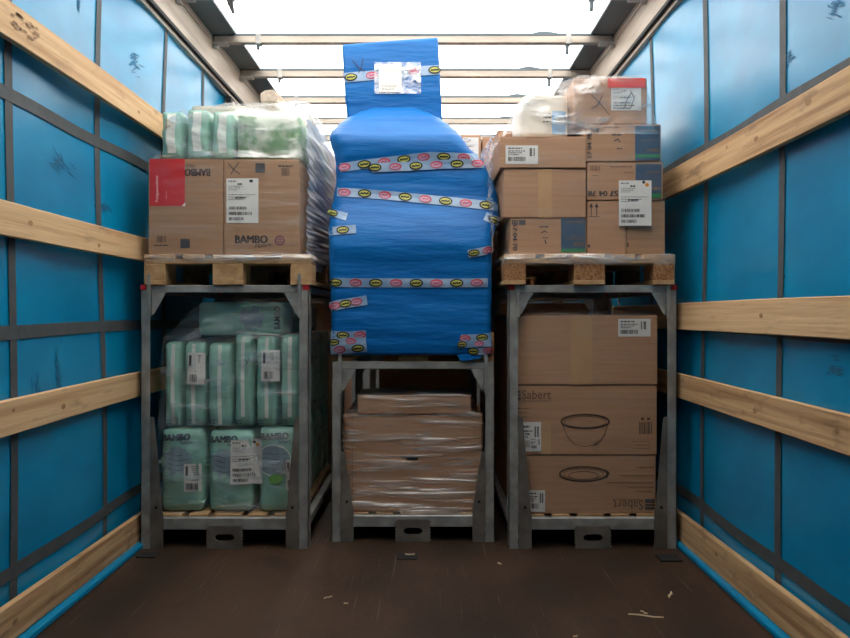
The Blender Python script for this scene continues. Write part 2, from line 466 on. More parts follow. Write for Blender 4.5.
for yc in (1.75, 2.46, 3.165, 3.86, 4.54, 5.22, 5.9): strap(wr, XR, -1, (yc, 0.0, roofz(yc) - .16), 0.044, True)

# rubbed dirt marks on the curtains: ragged patches with a shape of their own
def scuff(parent, x, s, y, z, ry, rz, seed, tilt=0.0):
    rr = random.Random(seed); V = []; Fc = []
    for k in range(22):
        cy = y + rr.gauss(0, .3) * ry; cz = z + rr.gauss(0, .3) * rz
        n = len(V); L = rr.uniform(.25, .8) * max(ry, rz) * .5; wd = rr.uniform(.0012, .004); an = tilt + rr.gauss(0, .25) + (math.pi / 2 if rz > ry else 0)
        for u, v in ((-1, 0), (-.3, -1), (.5, -.8), (1, 0), (.4, .9), (-.4, .8)):
            yy = cy + u * L * math.cos(an) - v * wd * math.sin(an); zz = cz + u * L * math.sin(an) + v * wd * math.cos(an)
            V.append((x + wavy(yy, zz, s) + s * .0025, yy, zz))
        Fc.append(tuple(range(n, n + 6)))
    return link('scuff_mark', mesh('scuff_mark', V, Fc), M_SCUFF, parent)
scuff(wl, XL, 1, 2.72, 1.72, .16, .05, 3, -.2)
scuff(wl, XL, 1, 3.38, 2.34, .11, .10, 4, .5)
scuff(wl, XL, 1, 2.52, .83, .05, .10, 5)
scuff(wl, XL, 1, 2.68, .90, .03, .13, 6, .2)
scuff(wl, XL, 1, 3.08, 1.60, .12, .03, 9, -.4)
scuff(wl, XL, 1, 2.86, 2.42, .02, .09, 10)
scuff(wr, XR, -1, 2.42, 2.02, .05, .05, 7)
scuff(wr, XR, -1, 2.15, 2.08, .07, .05, 8, .6)
scuff(wr, XR, -1, 2.12, .94, .06, .05, 11)
scuff(wr, XR, -1, 2.45, 1.25, .02, .03, 12)

# front bulkhead and blue floor edge
structure(box('wall_back', (XL - .05, XR + .05, Y1, Y1 + .06, 0, roofz(Y1) + .02), M_BULK))
structure(box('added_rear_wall', (XL - .05, XR + .05, Y0 - .06, Y0, 0, roofz(Y0) + .06), M_BULK))  # closed end behind the camera, added to cut frontal light on the loads
structure(box('baseboard_left', (XL + .0, XL + .085, Y0, Y1, 0.0005, 0.028), M_CURTAIN, None, .006))
structure(box('baseboard_right', (XR - .075, XR, Y0, Y1, 0.0005, 0.028), M_CURTAIN, None, .006))

# roof: translucent tarpaulin sagging a little between the bows
BOWS = [3.82 + .655 * k for k in range(-1, 8)]
def roof():
    V = []; Fc = []; nx = 18; ny = 120
    for i in range(ny + 1):
        y = Y0 + (Y1 - Y0) * i / ny
        for j in range(nx + 1):
            x = XL + (XR - XL) * j / nx
            V.append((x, y, roofz(y) + .052 + .012 * math.sin(5 * x + 2 * y)))
    for i in range(ny):
        for j in range(nx):
            a = i * (nx + 1) + j; Fc.append((a, a + nx + 1, a + nx + 2, a + 1))
    return structure(link('ceiling', mesh('ceiling', V, Fc), M_ROOF, None, True))
roof()

def long_box(name, x0, x1, z0, z1, m, parent=None):
    """member running the length of the roof, following its slope (z relative to the roof)"""
    V = []
    for y in (Y0, Y1):
        for x, z in ((x0, z0), (x1, z0), (x1, z1), (x0, z1)): V.append((x, y, roofz(y) + z))
    return link(name, mesh(name, V, [(0, 1, 2, 3), (7, 6, 5, 4), (0, 4, 5, 1), (1, 5, 6, 2), (2, 6, 7, 3), (3, 7, 4, 0)]), m, parent)
def rail(n, x, s):
    t = structure(long_box('trim_%d' % n, *sorted((x, x + s * .05)), -.185, .03, M_RAIL))
    long_box('rail_lip', *sorted((x + s * .05, x + s * .056)), -.02, -.004, M_RAIL, t)
    long_box('gasket', *sorted((x + s * .002, x + s * .056)), -.205, -.185, M_BLACK, t)
    long_box('curtain_track', *sorted((x + s * .002, x + s * .035)), -.228, -.207, M_RAIL, t)
    long_box('roof_hem', *sorted((x + s * .0, x + s * .205)), .03, .045, M_DARK, t)
    return t
rail(1, XL, 1); rail(2, XR, -1)
# unseen slab added above the rear roof to shade the lower load fronts
structure(box('added_shade_slab', (-5.0, 5.0, -7.0, 1.55, 3.50, 3.62), M_BULK))

def pillar(n, x, s, y):
    t = structure(box('trim_%d' % n, (*sorted((x + s * .012, x + s * .05)), y - .05, y + .05, 0.0, roofz(y) - .235), M_BLACK, None, .004))
    box('pillar_face', (*sorted((x + s * .05, x + s * .054)), y - .012, y + .02, 0.05, roofz(y) - .26), M_RAIL, t)
    for z in (.09, .43, .77, 1.11, 1.43, 1.775, 2.09):
        box('lath_pocket', (*sorted((x + s * .05, x + s * .056)), y - .045, y - .02, z - .07, z + .07), M_GALV, t)
    return t
pillar(3, XL, 1, 4.95); pillar(4, XR, -1, 4.95); pillar(5, XL, 1, 1.40); pillar(6, XR, -1, 1.40)

# roof bows
bow_lab = {0: 'nearest roof bow in view, aluminium bar above the blue wrapped stack top',
           1: 'second roof bow from the camera, crossing behind the blue stack top',
           2: 'third roof bow from the camera, under the white tarpaulin',
           3: 'fourth roof bow from the camera, just above the rear cartons',
           4: 'farthest roof bow in view, low behind the rear cartons',
           -1: 'aluminium roof bow overhead with a dark strap end hanging from it'}
def roof_bow(y, idx):
    zt = roofz(y)
    t = empty('roof_bow', (0, y, zt))
    box('bar', (XL + .06, XR - .06, -.021, .021, -.028, .026), M_BOW, t, .007, 2)
    box('bar_edge', (XL + .19, XR - .19, -.024, .024, .020, .0335), M_DARK, t)
    for s, x in ((1, XL + .05), (-1, XR - .05)):
        box('end_bracket', (*sorted((x, x + s * .10)), -.03, .03, -.036, -.020), M_GALV, t, .004)
        box('roller', (*sorted((x + s * .0, x + s * .035)), -.02, .02, -.055, -.036), M_GALV, t, .006)
        xc = x + s * .30
        box('clamp', (xc - .018, xc + .018, -.026, .026, -.034, .0345), M_GALV, t, .004)
        box('clamp_tab', (xc - .014, xc + .004, -.012, .012, -.062 - (.03 if s < 0 else 0), -.034), M_DARK, t, .003)
    # a slack fold of dark roof lining caught on the bar
    xx = .77
    prism('lining_fold', [(xx - .10, .027), (xx - .05, .044), (xx, .051), (xx + .06, .044), (xx + .13, .027)], -.02, .02, M_DARK, t)
    return tag(t, bow_lab[idx], 'roof beam', 'roof bows')
for k in range(-1, 5): 
    b = roof_bow(3.82 + .655 * (k + 1), k)
# strap end hanging from the bow overhead
so = prism('hanging_strap', [(-.012, 0), (.016, 0), (.020, -.07), (.010, -.135), (-.004, -.13), (-.010, -.06)], -.004, .004, M_BLACK)
so.location = (PX(227, 3.82), 3.79, roofz(3.82) + .005); so.rotation_euler = (0, R(-18), 0)
tag(so, 'short dark strap end dangling at the top edge under the roof', 'strap')

# ------------------------------------------------------------------ pine laths along the curtains
def lath(x, s, z, h, y0, y1, m, label, tilt=0.0, knots=(), side='left'):
    t = empty('side_lath', (x, y0, z - h / 2))
    L = y1 - y0
    n = 14; V = []; Fc = []; th = .026; bv = .003
    for i in range(n + 1):
        y = L * i / n; zz = tilt * y + .003 * math.sin(2.1 * y + z * 5); xx = .004 * math.sin(1.4 * y + z * 3)
        for (a, b) in ((0, bv), (bv, 0), (th - bv, 0), (th, bv), (th, h - bv), (th - bv, h), (bv, h), (0, h - bv)):
            V.append((-s * a + xx, y, b + zz))
    for i in range(n):
        for j in range(8):
            a = i * 8 + j; b = i * 8 + (j + 1) % 8; Fc.append((a, b, b + 8, a + 8))
    Fc += [tuple(range(7, -1, -1)), tuple(range(n * 8, n * 8 + 8))]
    link('plank', mesh('plank', V, Fc), m, t)
    for (ky, kz, kr) in knots:
        pts = [(s * .0012 + .004 * math.sin(1.4 * (ky - y0) + z * 3), ky - y0 + kr * 1.5 * math.cos(a), kz + tilt * (ky - y0) + kr * math.sin(a)) for a in [2 * math.pi * i / 10 for i in range(10)]]
        link('knot', mesh('knot', pts, [tuple(range(10))]), M_KNOT, t)
    return tag(t, label, 'wooden lath', 'pine laths along the curtains')
LX, RX = -1.375, 1.226
lath(LX, 1, 2.09, .125, 1.42, 4.93, M_PINE2, 'topmost pine lath along the left blue curtain, with a stamped mark', .006, ((3.3, .05, .008),))
lath(LX, 1, 1.431, .116, 1.42, 4.93, M_PINE2, 'pine lath on the left curtain, meeting the pallet of printed cartons', .004, ((2.4, .06, .010), (2.9, .03, .008)))
lath(LX, 1, .777, .118, 1.42, 4.93, M_PINE2, 'pine lath on the left curtain running behind the green pack rack', 0, ((2.62, .05, .011), (2.3, .08, .007)))
lath(LX, 1, .092, .125, 1.42, 4.93, M_PINE, 'lowest pine lath by the floor along the left curtain', 0, ((2.3, .06, .012), (3.0, .05, .009)))
lath(RX, -1, 1.775, .132, 1.42, 4.93, M_PINE, 'topmost pine lath along the right blue curtain, darkly smudged', 0, ((2.55, .06, .011), (2.2, .09, .012), (3.1, .04, .009), (2.8, .09, .007)))
lath(RX, -1, 1.108, .128, 1.42, 4.93, M_PINE2, 'eye-level pine lath along the right curtain, nearly horizontal', 0, ((2.5, .07, .009),))
lath(RX, -1, .770, .118, 1.42, 4.93, M_PINE, 'pine lath on the right curtain sloping down below the eye-level one', 0, ((2.55, .05, .010), (2.05, .06, .011)))
lath(RX, -1, .095, .135, 1.42, 4.93, M_PINE, 'lowest pine lath by the floor along the right curtain', 0, ((2.5, .06, .014), (2.9, .08, .009)))
# the inked stamp on the top left lath
Sst = bpy.data.objects
stm = [o for o in bpy.data.objects if o.name.startswith('side_lath') and 'stamped' in o.get('label', '')][0]
V = []; Fc = []
rr = random.Random(5)
for k in range(26):
    y = 2.36 - 1.42 + rr.uniform(-.075, .075); z = .075 + rr.uniform(-.028, .028); a = rr.uniform(.004, .018); b_ = rr.uniform(.002, .005)
    n = len(V); V += [(.0065, y - a, z - b_), (.0065, y + a, z - b_), (.0065, y + a, z + b_), (.0065, y - a, z + b_)]; Fc.append((n, n + 1, n + 2, n + 3))
link('ink_stamp', mesh('ink_stamp', V, Fc), mat('worn_stamp_ink', srgb(150, 118, 86), .7), stm)

# ------------------------------------------------------------------ pallets and racks
def pallet_meshes():
    return {}
_pm = {}
def pm(key, *b):
    if key not in _pm: _pm[key] = box_mesh('pallet_piece', *b, .002)
    return _pm[key]
def pallet(label, xc, yf, z, w=.8, chip=True, d=1.2):
    t = empty('wooden_pallet', (xc, yf + d / 2, z))
    k = w / .8
    def put(name, size, loc, m):
        me = pm((name, size, m.name), -size[0] / 2, size[0] / 2, -size[1] / 2, size[1] / 2, 0, size[2])
        o = link(name, me, m, t); o.location = loc; return o
    x = -w / 2
    for wd in (.145, .1, .145, .1, .145):
        wd *= k; put('top_board', (round(wd, 4), d, .022), (x + wd / 2, random.uniform(-.004, .004), .122), M_PAL); x += wd + .04125 * k
    for y in (-d / 2 + .0725, 0, d / 2 - .0725):
        put('cross_board', (w, .145, .022), (0, y, .1), M_PAL)
        for bx, bw in ((-w / 2 + .05 * k, .1 * k), (0, .145 * k), (w / 2 - .05 * k, .1 * k)):
            put('block', (round(bw, 4), .145, .078), (bx, y, .022), M_CHIP if chip else M_PAL)
    for bx, bw in ((-w / 2 + .05 * k, .1 * k), (0, .145 * k), (w / 2 - .05 * k, .1 * k)):
        put('bottom_board', (round(bw, 4), d, .022), (bx, 0, 0), M_PAL)
    return tag(t, label, 'pallet', 'euro pallets')

def rack(label, xc, yf, H, zb=.118, d=1.2, w=.8, seed=1, caps=True):
    t = empty('steel_pallet_rack', (xc, yf + d / 2, 0))
    h = w / 2
    fy, by = -d / 2, d / 2
    for sx in (-1, 1):
        for sy in (-1, 1):
            y = sy * (d / 2 - .03); x = sx * (h - .022)
            # angle-section post: front flange and side flange
            f0 = fy if sy < 0 else by - .004
            po = boxes('post', [(*sorted((sx * h, sx * (h - .044))), f0, f0 + .004, .004, H), (*sorted((sx * h, sx * (h - .004))), *((fy, fy + .06) if sy < 0 else (by - .06, by)), .004, H)], M_GALV, t)
            boxes('post_tab', [(*sorted((sx * (h - .041), sx * (h - .048))), f0 - (.004 if sy < 0 else 0), f0 + .008, zz, zz + .02) for zz in [.05 + .118 * i for i in range(int((H * .55) / .118))]], M_GALV, po)['kind'] = 'stuff'
            box('foot_pad', (*sorted((sx * h, sx * (h - .06))), *((fy, fy + .06) if sy < 0 else (by - .06, by)), 0.0, .005), M_GALV, t)
            # stacking pin
            xp = sx * (h - .042)
            px0, px1 = sorted((xp - .008, xp + .008))
            pf = fy - .012 if sy < 0 else by + .002
            prism('stacking_pin', [(px0, H - .155), (px1, H - .155), (px1, H + .048), (px1 - .006, H + .056), (px0, H + .05)], pf, pf + .01, M_GALV, t)
            if caps: box('end_cap', (*sorted((sx * (h + .002), sx * (h - .027))), *((fy - .004, fy + .02) if sy < 0 else (by - .02, by + .004)), H - .024, H + .001), M_REDCAP, t, .002)
            # gusset under the top beam
            gx = sx * (h - .05)
            gy = fy + .006 if sy < 0 else by - .012
            prism('gusset', [(gx, H - .035), (gx - sx * .068, H - .035), (gx - sx * .012, H - .135), (gx, H - .145)], gy, gy + .006, M_GALV, t)
        box('side_rail', (*sorted((sx * (h - .004), sx * (h - .03))), fy + .06, by - .06, H - .04, H - .005), M_GALV, t, .003)
        box('lower_side_rail', (*sorted((sx * (h - .004), sx * (h - .04))), fy + .06, by - .06, zb - .028, zb + .012), M_GALV, t, .003)
        # tapered guide plate that widens towards the foot
        zt = H * .50
        gp = prism('guide_plate', [(sx * (h - .046), .002), (sx * (h - .108), .002), (sx * (h - .108), .16), (sx * (h - .102), .20), (sx * (h - .066), zt - .01), (sx * (h - .060), zt), (sx * (h - .046), zt)], fy - .006, fy + .0, M_STEEL, t)
        bt = [(sx * (h - .076) + .007 * math.cos(a), .20 + .007 * math.sin(a)) for a in [2 * math.pi * i / 10 for i in range(10)]]
        prism('bolt', bt, fy - .012, fy - .006, M_BLACK, gp)
    for y0_, y1_ in ((fy + .004, fy + .034), (by - .034, by - .004)):
        box('top_beam', (-h + .045, h - .045, y0_, y1_, H - .036, H), M_GALV, t, .003)
        box('bottom_beam', (-h + .06, h - .06, y0_, y1_, zb - .028, zb + .028), M_GALV, t, .003)
    # fork foot in the middle with its oval slot
    fw, fz = .082, .112
    for y0_, y1_ in ((fy - .004, fy + .002), (by - .03, by - .024)):
        outer = [(-fw, .002), (fw, .002), (fw, fz), (-fw, fz)]
        n = 24; V = []; Fc = []
        so_ = [(.045 * math.copysign(1, math.cos(a)) * .45 + .026 * math.cos(a), .055 + .016 * math.sin(a)) for a in [2 * math.pi * (i + .5) / n for i in range(n)]]
        def clip(a):
            c, s = math.cos(a), math.sin(a); k = min(fw / abs(c) if abs(c) > 1e-6 else 9, (.055 if s > 0 else .053) / abs(s) if abs(s) > 1e-6 else 9)
            return (c * k, .055 + s * k)
        ou = [clip(2 * math.pi * (i + .5) / n) for i in range(n)]
        for cc in ((fw, .110), (-fw, .110), (fw, .002), (-fw, .002)):
            q = min(range(n), key=lambda i: (ou[i][0] - cc[0]) ** 2 + (ou[i][1] - cc[1]) ** 2); ou[q] = cc
        for yy in (y0_, y1_):
            V += [(a, yy, b) for a, b in so_] + [(a, yy, b) for a, b in ou]
        for i in range(n):
            j = (i + 1) % n
            Fc += [(i, j, n + j, n + i), (2 * n + i, 3 * n + i, 3 * n + j, 2 * n + j), (i, 2 * n + i, 2 * n + j, j), (n + i, n + j, 3 * n + j, 3 * n + i)]
        fo = link('fork_foot', mesh('fork_foot', V, Fc), M_STEEL, t)
        boxes('foot_teeth', [(*sorted((sx * fw, sx * (fw + .006))), y0_, y1_, zz, zz + .009) for sx in (-1, 1) for zz in [.008 + .017 * i for i in range(6)]], M_STEEL, fo)['kind'] = 'stuff'
        box('foot_return', (-fw, fw, y0_ + .006, y0_ + .12, .108, .112), M_STEEL, fo)
    return tag(t, label, 'rack', 'stacking steel racks')

D1, D2 = 3.28, 3.38
XCL, XCM, XCR = -.955, -.059, .800
rack('galvanised steel pallet rack holding the teal diaper packs, at left', XCL, D1, 1.258)
rack('shorter galvanised rack in the middle under the blue wrapped stack', XCM, D2, .885, zb=.10, caps=False)
rack('galvanised steel pallet rack holding plain tall cartons, at right', XCR, D1, 1.258)
pallet('wooden pallet on the left rack carrying two printed cartons', XCL + .017, D1 - .01, 1.259, w=.795, chip=False)
pallet('wooden pallet on the right rack with chipboard blocks under many cartons', XCR - .022, D1 - .03, 1.259, w=.805)
pallet('wooden pallet under the blue wrapped stack on the middle rack', XCM, D2 + .025, .886)
def deck(label, xc, yf, ztop, w=.70, d=1.10):
    t = empty('wooden_deck', (xc, yf + d / 2, ztop - .044))
    x = -w / 2; k = w / .8
    for wd in (.145, .1, .145, .1, .145):
        wd *= k
        box('top_board', (x, x + wd, -d / 2 + random.uniform(-.004, .004), d / 2, .022, .044), M_PAL, t, .002); x += wd + .04125 * k
    for y in (-d / 2 + .0725, 0, d / 2 - .0725): box('cross_board', (-w / 2, w / 2, y - .0725, y + .0725, 0, .022), M_PAL, t, .002)
    return tag(t, label, 'deck', 'plank decks inside the racks')
deck('plank deck inside the left rack beneath the teal packs', XCL, D1 + .045, .150)
deck('plank deck inside the middle rack beneath the film-wrapped cartons', XCM, D2 + .045, .128)
deck('plank deck inside the right rack beneath the tall cartons', XCR, D1 + .045, .152)

# ------------------------------------------------------------------ cartons
def carton(label, px0, px1, py0, py1, yf, depth, m=M_CARD, group='cardboard cartons', rz=0.0, seam=True, z0=None, bulge=.003):
    """carton whose front spans the measured picture rectangle at its real distance yf"""
    x0, x1 = PX(px0, yf), PX(px1, yf); zt = PZ(py0, yf); zb = PZ(py1, yf) if z0 is None else z0
    w, h = x1 - x0, zt - zb
    t = empty('cardboard_box', ((x0 + x1) / 2, yf + depth / 2, zb), rz)
    box('body', (-w / 2, w / 2, -depth / 2, depth / 2, 0, h - .005), m, t, .004, 2)
    box('flap', (-w / 2 + .003, w / 2 - .003, -depth / 2 + .002, -.003, h - .005, h - .0005), m, t)
    box('flap', (-w / 2 + .003, w / 2 - .003, .003, depth / 2 - .002, h - .005, h - .0005), m, t)
    tp = box('packing_tape', (-w / 2 + .002, w / 2 - .002, -.025, .025, h - .0005, h), M_TAPE, t)
    tag(t, label, 'box', group)
    S = Surf(yf, (t.location.x, t.location.y, t.location.z))
    return t, S
EPS = .0

def simple_stack(label, xc, yf, z, w, h, d, m=M_CARD, group='cartons in the row behind'):
    t = empty('cardboard_box', (xc, yf + d / 2, z))
    box('body', (-w / 2, w / 2, -d / 2, d / 2, 0, h - .005), m, t, .004)
    box('flap', (-w / 2 + .003, w / 2 - .003, -d / 2 + .002, -.003, h - .005, h - .0005), m, t)
    box('flap', (-w / 2 + .003, w / 2 - .003, .003, d / 2 - .002, h - .005, h - .0005), m, t)
    box('packing_tape', (-w / 2 + .002, w / 2 - .002, -.025, .025, h - .0005, h), M_TAPE, t)
    return tag(t, label, 'box', group)

# ---- upper left: two printed cartons
YL = D1 + .005
ZPL = 1.259 + .1445
t, S = carton('brown carton with red delivery pouch and upside-down lettering, upper left', 148.5, 223.2, 158.5, 253, YL, .58, M_CARD2, z0=ZPL)
rp = decal('document_pouch', t, S, rect(150, 158.8, 185, 206, 2), M_RED, .002)
decal('pouch_print', rp, S, text('Følgeseddel', 157.5, 189, 26, 3.6, 90, .01), mat('pale_pink_ink', srgb(240, 190, 184), .5), .0032)
decal('pouch_line', rp, S, text('følgeseddel', 166.5, 195, 8, 1.2, 90), mat('pale_pink_ink', srgb(240, 190, 184), .5), .0032)
decal('torn_corner', rp, S, [[(182, 206.2), (185.3, 202.4), (185.6, 206)]], M_PAPER, .003)
decal('print', t, S, btext('BAMBO', 197.5, 172.5, 25, 7.6, 180, .4), M_INK)
decal('small_print', t, S, text('Nature', 190, 166.5, 9, 4, 180, 0, .2), M_INK, .0016)
decal('print_square', t, S, rect(180.5, 239, 190, 248), M_INKG)
decal('carton_code', t, S, barcode(157, 236, 166, 242.5, 8, 3) + words(154, 244.8, 168, 1.2, 4), M_INK)
t, S = carton('brown carton with white shipping label and lettering, upper left stack', 223.8, 299.2, 158.8, 253, YL - .002, .58, M_CARD2, z0=ZPL)
decal('pen_mark', t, S, line([(228, 163), (234, 170), (240, 174)], .8) + line([(239, 162.5), (234, 169), (231, 174)], .8), M_INK)
decal('print_square', t, S, rect(255.5, 163.2, 265, 172.6), M_INKG)
decal('carton_code', t, S, words(278.5, 165.4, 293, 1.5, 6) + barcode(281.5, 168.5, 289.5, 175.8, 8, 7), M_INK)
decal('print', t, S, btext('BAMBO', 251.5, 239.3, 32, 8, 0, .5), M_INK)
decal('small_print', t, S, text('Nature', 263.5, 245, 16, 4.6, 6, .01, .2), M_INK, .0016)
decal('round_mark', t, S, disc(279.8, 240.5, 5.2), M_PURPLE)
decal('flower_mark', t, S, ring(279.8, 240.5, 3, 3, .5, 12) + line([(276.5, 240.5), (283, 240.5)], .5) + line([(279.8, 237.2), (279.8, 243.8)], .5), M_CARD, .0024)
paper_label(t, S, 226.5, 178.5, 258.5, 223, 3, 'black')
simple_stack('carton hidden behind the upper left front pair, by the curtain', -1.14, YL + .59, ZPL, .355, .455, .57, M_CARD2)
simple_stack('carton behind the labelled one, seen through grey film', -.779, YL + .59, ZPL, .357, .455, .57, M_CARD2)

# ------------------------------------------------------------------ diaper packs
def pack(name, label, cat, w, h, d, m, loc, group, bulge=.014, rz=0.0, tilt=0.0):
    """soft plastic pack: bulging faces and a pinched top seam"""
    n = 8; bm = bmesh.new()
    bmesh.ops.create_cube(bm, size=2)
    bmesh.ops.subdivide_edges(bm, edges=bm.edges[:], cuts=n, use_grid_fill=True)
    sd = random.randint(0, 9999); rg = random.Random(sd)
    a1, a2, a3 = rg.uniform(0, 6), rg.uniform(0, 6), rg.uniform(0, 6)
    for v in bm.verts:
        x, y, z = v.co
        # rounded corners
        r_ = .16
        q = Vector((x, y, z)); c_ = Vector([max(-1 + r_, min(1 - r_, k)) for k in q]); dlt = q - c_
        if dlt.length > r_: q = c_ + dlt.normalized() * r_
        bx = bulge * (1 - y * y) * (1 - z * z); by_ = bulge * (1 - x * x) * (1 - z * z); bz = bulge * .5 * (1 - x * x) * (1 - y * y)
        wob = .003 * math.sin(7 * z + 3 * x + a1) + .002 * math.sin(11 * x + a2) + .002 * math.sin(13 * z + a3)
        v.co = Vector((q.x * (w / 2 - bulge * .9 - .002) + math.copysign(bx, x) * (abs(x) > .6) + wob * .3,
                       q.y * (d / 2 - bulge - .002) + math.copysign(by_, y) * (abs(y) > .6) + wob * abs(y),
                       h / 2 + q.z * h / 2 - math.copysign(bz * .5, z) * (abs(z) > .8)))
    bvh = BVHTree.FromBMesh(bm)
    me = bpy.data.meshes.new('bag'); bm.to_mesh(me); bm.free()
    t = empty(name, loc, rz); t.rotation_euler = (0, tilt, rz)
    link('bag', me, m, t, True)
    tag(t, label, cat, group)
    def yfun(lx, lz):
        hit = bvh.ray_cast(Vector((lx, -d, lz)), Vector((0, 1, 0)))[0]
        if hit is None: hit = bvh.find_nearest(Vector((lx, -d / 2, lz)))[0]
        return hit.y - .0005
    S = Surf(loc[1] - d / 2, loc, yfun)
    return t, S

def end_seal(t, w, h, d):
    return boxes('seal_fin', [(-w * .42, w * .42, -.003, .003, h - .004, h + .012)], M_MINT, t)

YP = D1 + .07       # fronts of the packs in the left rack
dp = .27
ZP0 = .1505
def pack_px(px0, px1, py0, py1, yf, d, label, m=M_TEAL, **k):
    x0, x1 = PX(px0, yf), PX(px1, yf); zt, zb = PZ(py0, yf), PZ(py1, yf)
    if 'z0' in k: zb = k.pop('z0')
    t, S = pack('diaper_pack', label, 'pack', x1 - x0, zt - zb, d, m, ((x0 + x1) / 2, yf + d / 2, zb), 'teal diaper packs', **k)
    return t, S, (x1 - x0, zt - zb)
def front_art(t, S, px0, py0, s=1.0, kind='a'):
    """print of a large pack; px0, py0 = its top left corner"""
    X = lambda v: px0 + v * s
    Y = lambda v: py0 + v * s
    decal('print', t, S, btext('BAMBO', X(17.5), Y(7.8), 28 * s, 6.6 * s, 1.5, .5), M_NAVY, .004)
    decal('small_print', t, S, text('Nature', X(28), Y(13), 12 * s, 3.2 * s, 4, .01, .2), M_NAVY, .004)
    decal('picture_disc', t, S, disc(X(17), Y(32), 17.2 * s, 15 * s, 28, 5), M_GREYP, .003)
    decal('picture_lines', t, S, sum([line([(X(3), Y(26 + k * 5)), (X(10), Y(24.5 + k * 5)), (X(18), Y(26.5 + k * 5)), (X(30), Y(25 + k * 5))], .5) for k in range(4)], []), M_INKG, .0042)
    if kind == 'a':
        for k, (cx, cy) in enumerate(((7, 19), (33.5, 19), (2.5, 33), (8, 45), (20, 48))):
            b = decal('picture_bubble', t, S, disc(X(cx), Y(cy), 3.9 * s, None, 14, 2), M_TEAL, .0044)
            decal('bubble_rim', b, S, ring(X(cx), Y(cy), 3.9 * s, 3.9 * s, .8, 16) + line([(X(cx - 1.6), Y(cy)), (X(cx + 1.6), Y(cy - .6))], 1.2 * s), M_MINT, .0056)
        decal('small_rim', t, S, ring(X(8), Y(61), 2.4 * s, 2.4 * s, .7, 12) + words(X(6), Y(68), X(14), .8, 3) + words(X(6), Y(73), X(15), .8, 5), M_MINT, .002)
    else:
        decal('disc_rim', t, S, ring(X(17), Y(32), 17.6 * s, 15.6 * s, 1.3, 30), M_WHITEP, .0042)
        decal('leaf_picture', t, S, disc(X(19), Y(51), 7 * s, 5 * s, 14, 2), M_LGREEN, .0048)
    decal('print_panel', t, S, rect(X(30), Y(72), X(45), Y(76), 3), M_MINT, .003)
big = []
for k, (a, b, c, lab, kind) in enumerate(((157.5, 204.5, 429, 'big teal diaper pack at the left of the bottom layer', 'a'),
                                    (205, 254.5, 431, 'big teal diaper pack in the middle of the bottom layer, large label', 'a'),
                                    (256, 299, 428, 'big teal diaper pack at the right of the bottom layer, green picture', 'b'))):
    t, S, wh = pack_px(a, b, c, 512.5, YP, dp, lab, z0=ZP0)
    front_art(t, S, a + 1, c + 1, .98, kind)
    big.append((t, wh))
    if k == 0: code_label(t, S, 184, 464, 200.5, 492, 3, .005, True)
    if k == 1: paper_label(t, S, 231, 440, 262, 484, 5, 'orange', off=.018)
    if k == 2: code_label(t, S, 286, 460, 298, 490, 6, .005, True)
# rows behind the front ones (sides show past the right post)
side_lab = ('second', 'third', 'rear')
for r_ in range(3):
    for k, (t0, wh) in enumerate(big):
        t, S = pack('diaper_pack', 'teal diaper pack in the %s row of the bottom layer, %s' % (side_lab[r_], ('by the curtain', 'in the middle', 'beside the gap')[k]), 'pack', wh[0], wh[1], dp, M_TEAL,
                    (t0.location.x, YP + dp * (r_ + 1.5) + .012 * (r_ + 1), ZP0), 'teal diaper packs')
# second layer: six narrow packs on edge, white band down each
TOP2 = (342, 342, 343, 335, 336, 335)
XS2 = (162.5, 182, 205.5, 232.5, 254, 278, 299.5)
names2 = ('first', 'second', 'third', 'fourth', 'fifth', 'sixth')
z2 = max(PZ(429, YP), PZ(431, YP), PZ(428, YP)) + .002
dn = .36
for k in range(6):
    a, b = XS2[k], XS2[k + 1]
    t, S, wh = pack_px(a + .3, b - .3, TOP2[k], 430, YP + .01, dn, 'narrow teal pack with white stripe, %s from left in the upper row%s' % (names2[k], ', with label' if k in (1, 4) else ''), z0=z2, bulge=.008)
    c = (a + b) / 2 + (-.5 if k % 2 else .5) + (1.5 if k == 5 else 0)
    st = decal('white_stripe', t, S, [[(c - 1.9 + dx, y0), (c - 1.9 + dx, y0 + 8), (c + 1.9 + dx, y0 + 8), (c + 1.9 + dx, y0)] for y0, dx in [(TOP2[k] + 2 + 8 * i, .12 * math.sin(i)) for i in range(10)]], M_WHITEP, .005)
    decal('small_code', t, S, words(a + 3, 420, a + 9, 1.2, k) + words(a + 3, 423, a + 9, 1.2, k + 3), M_INKG, .002)
    if k == 1: code_label(t, S, 188.5, 352.5, 206, 384, 11, .022, True)
    if k == 4: code_label(t, S, 262, 350, 280, 381, 12, .020, True)
    if k == 3:
        decal('pen_mark', t, S, line([(241, 356), (247, 362), (253, 368)], .7) + line([(252, 350), (248, 361), (246, 366)], .7), M_INK, .0035)
    for r_ in range(2):
        pack('diaper_pack', 'narrow teal pack in the %s row of the upper layer, %s from left' % (('second', 'rear')[r_], names2[k]), 'pack', wh[0], wh[1], dn, M_TEAL,
             (t.location.x, t.location.y + (dn + .012) * (r_ + 1), z2), 'teal diaper packs', bulge=.008)
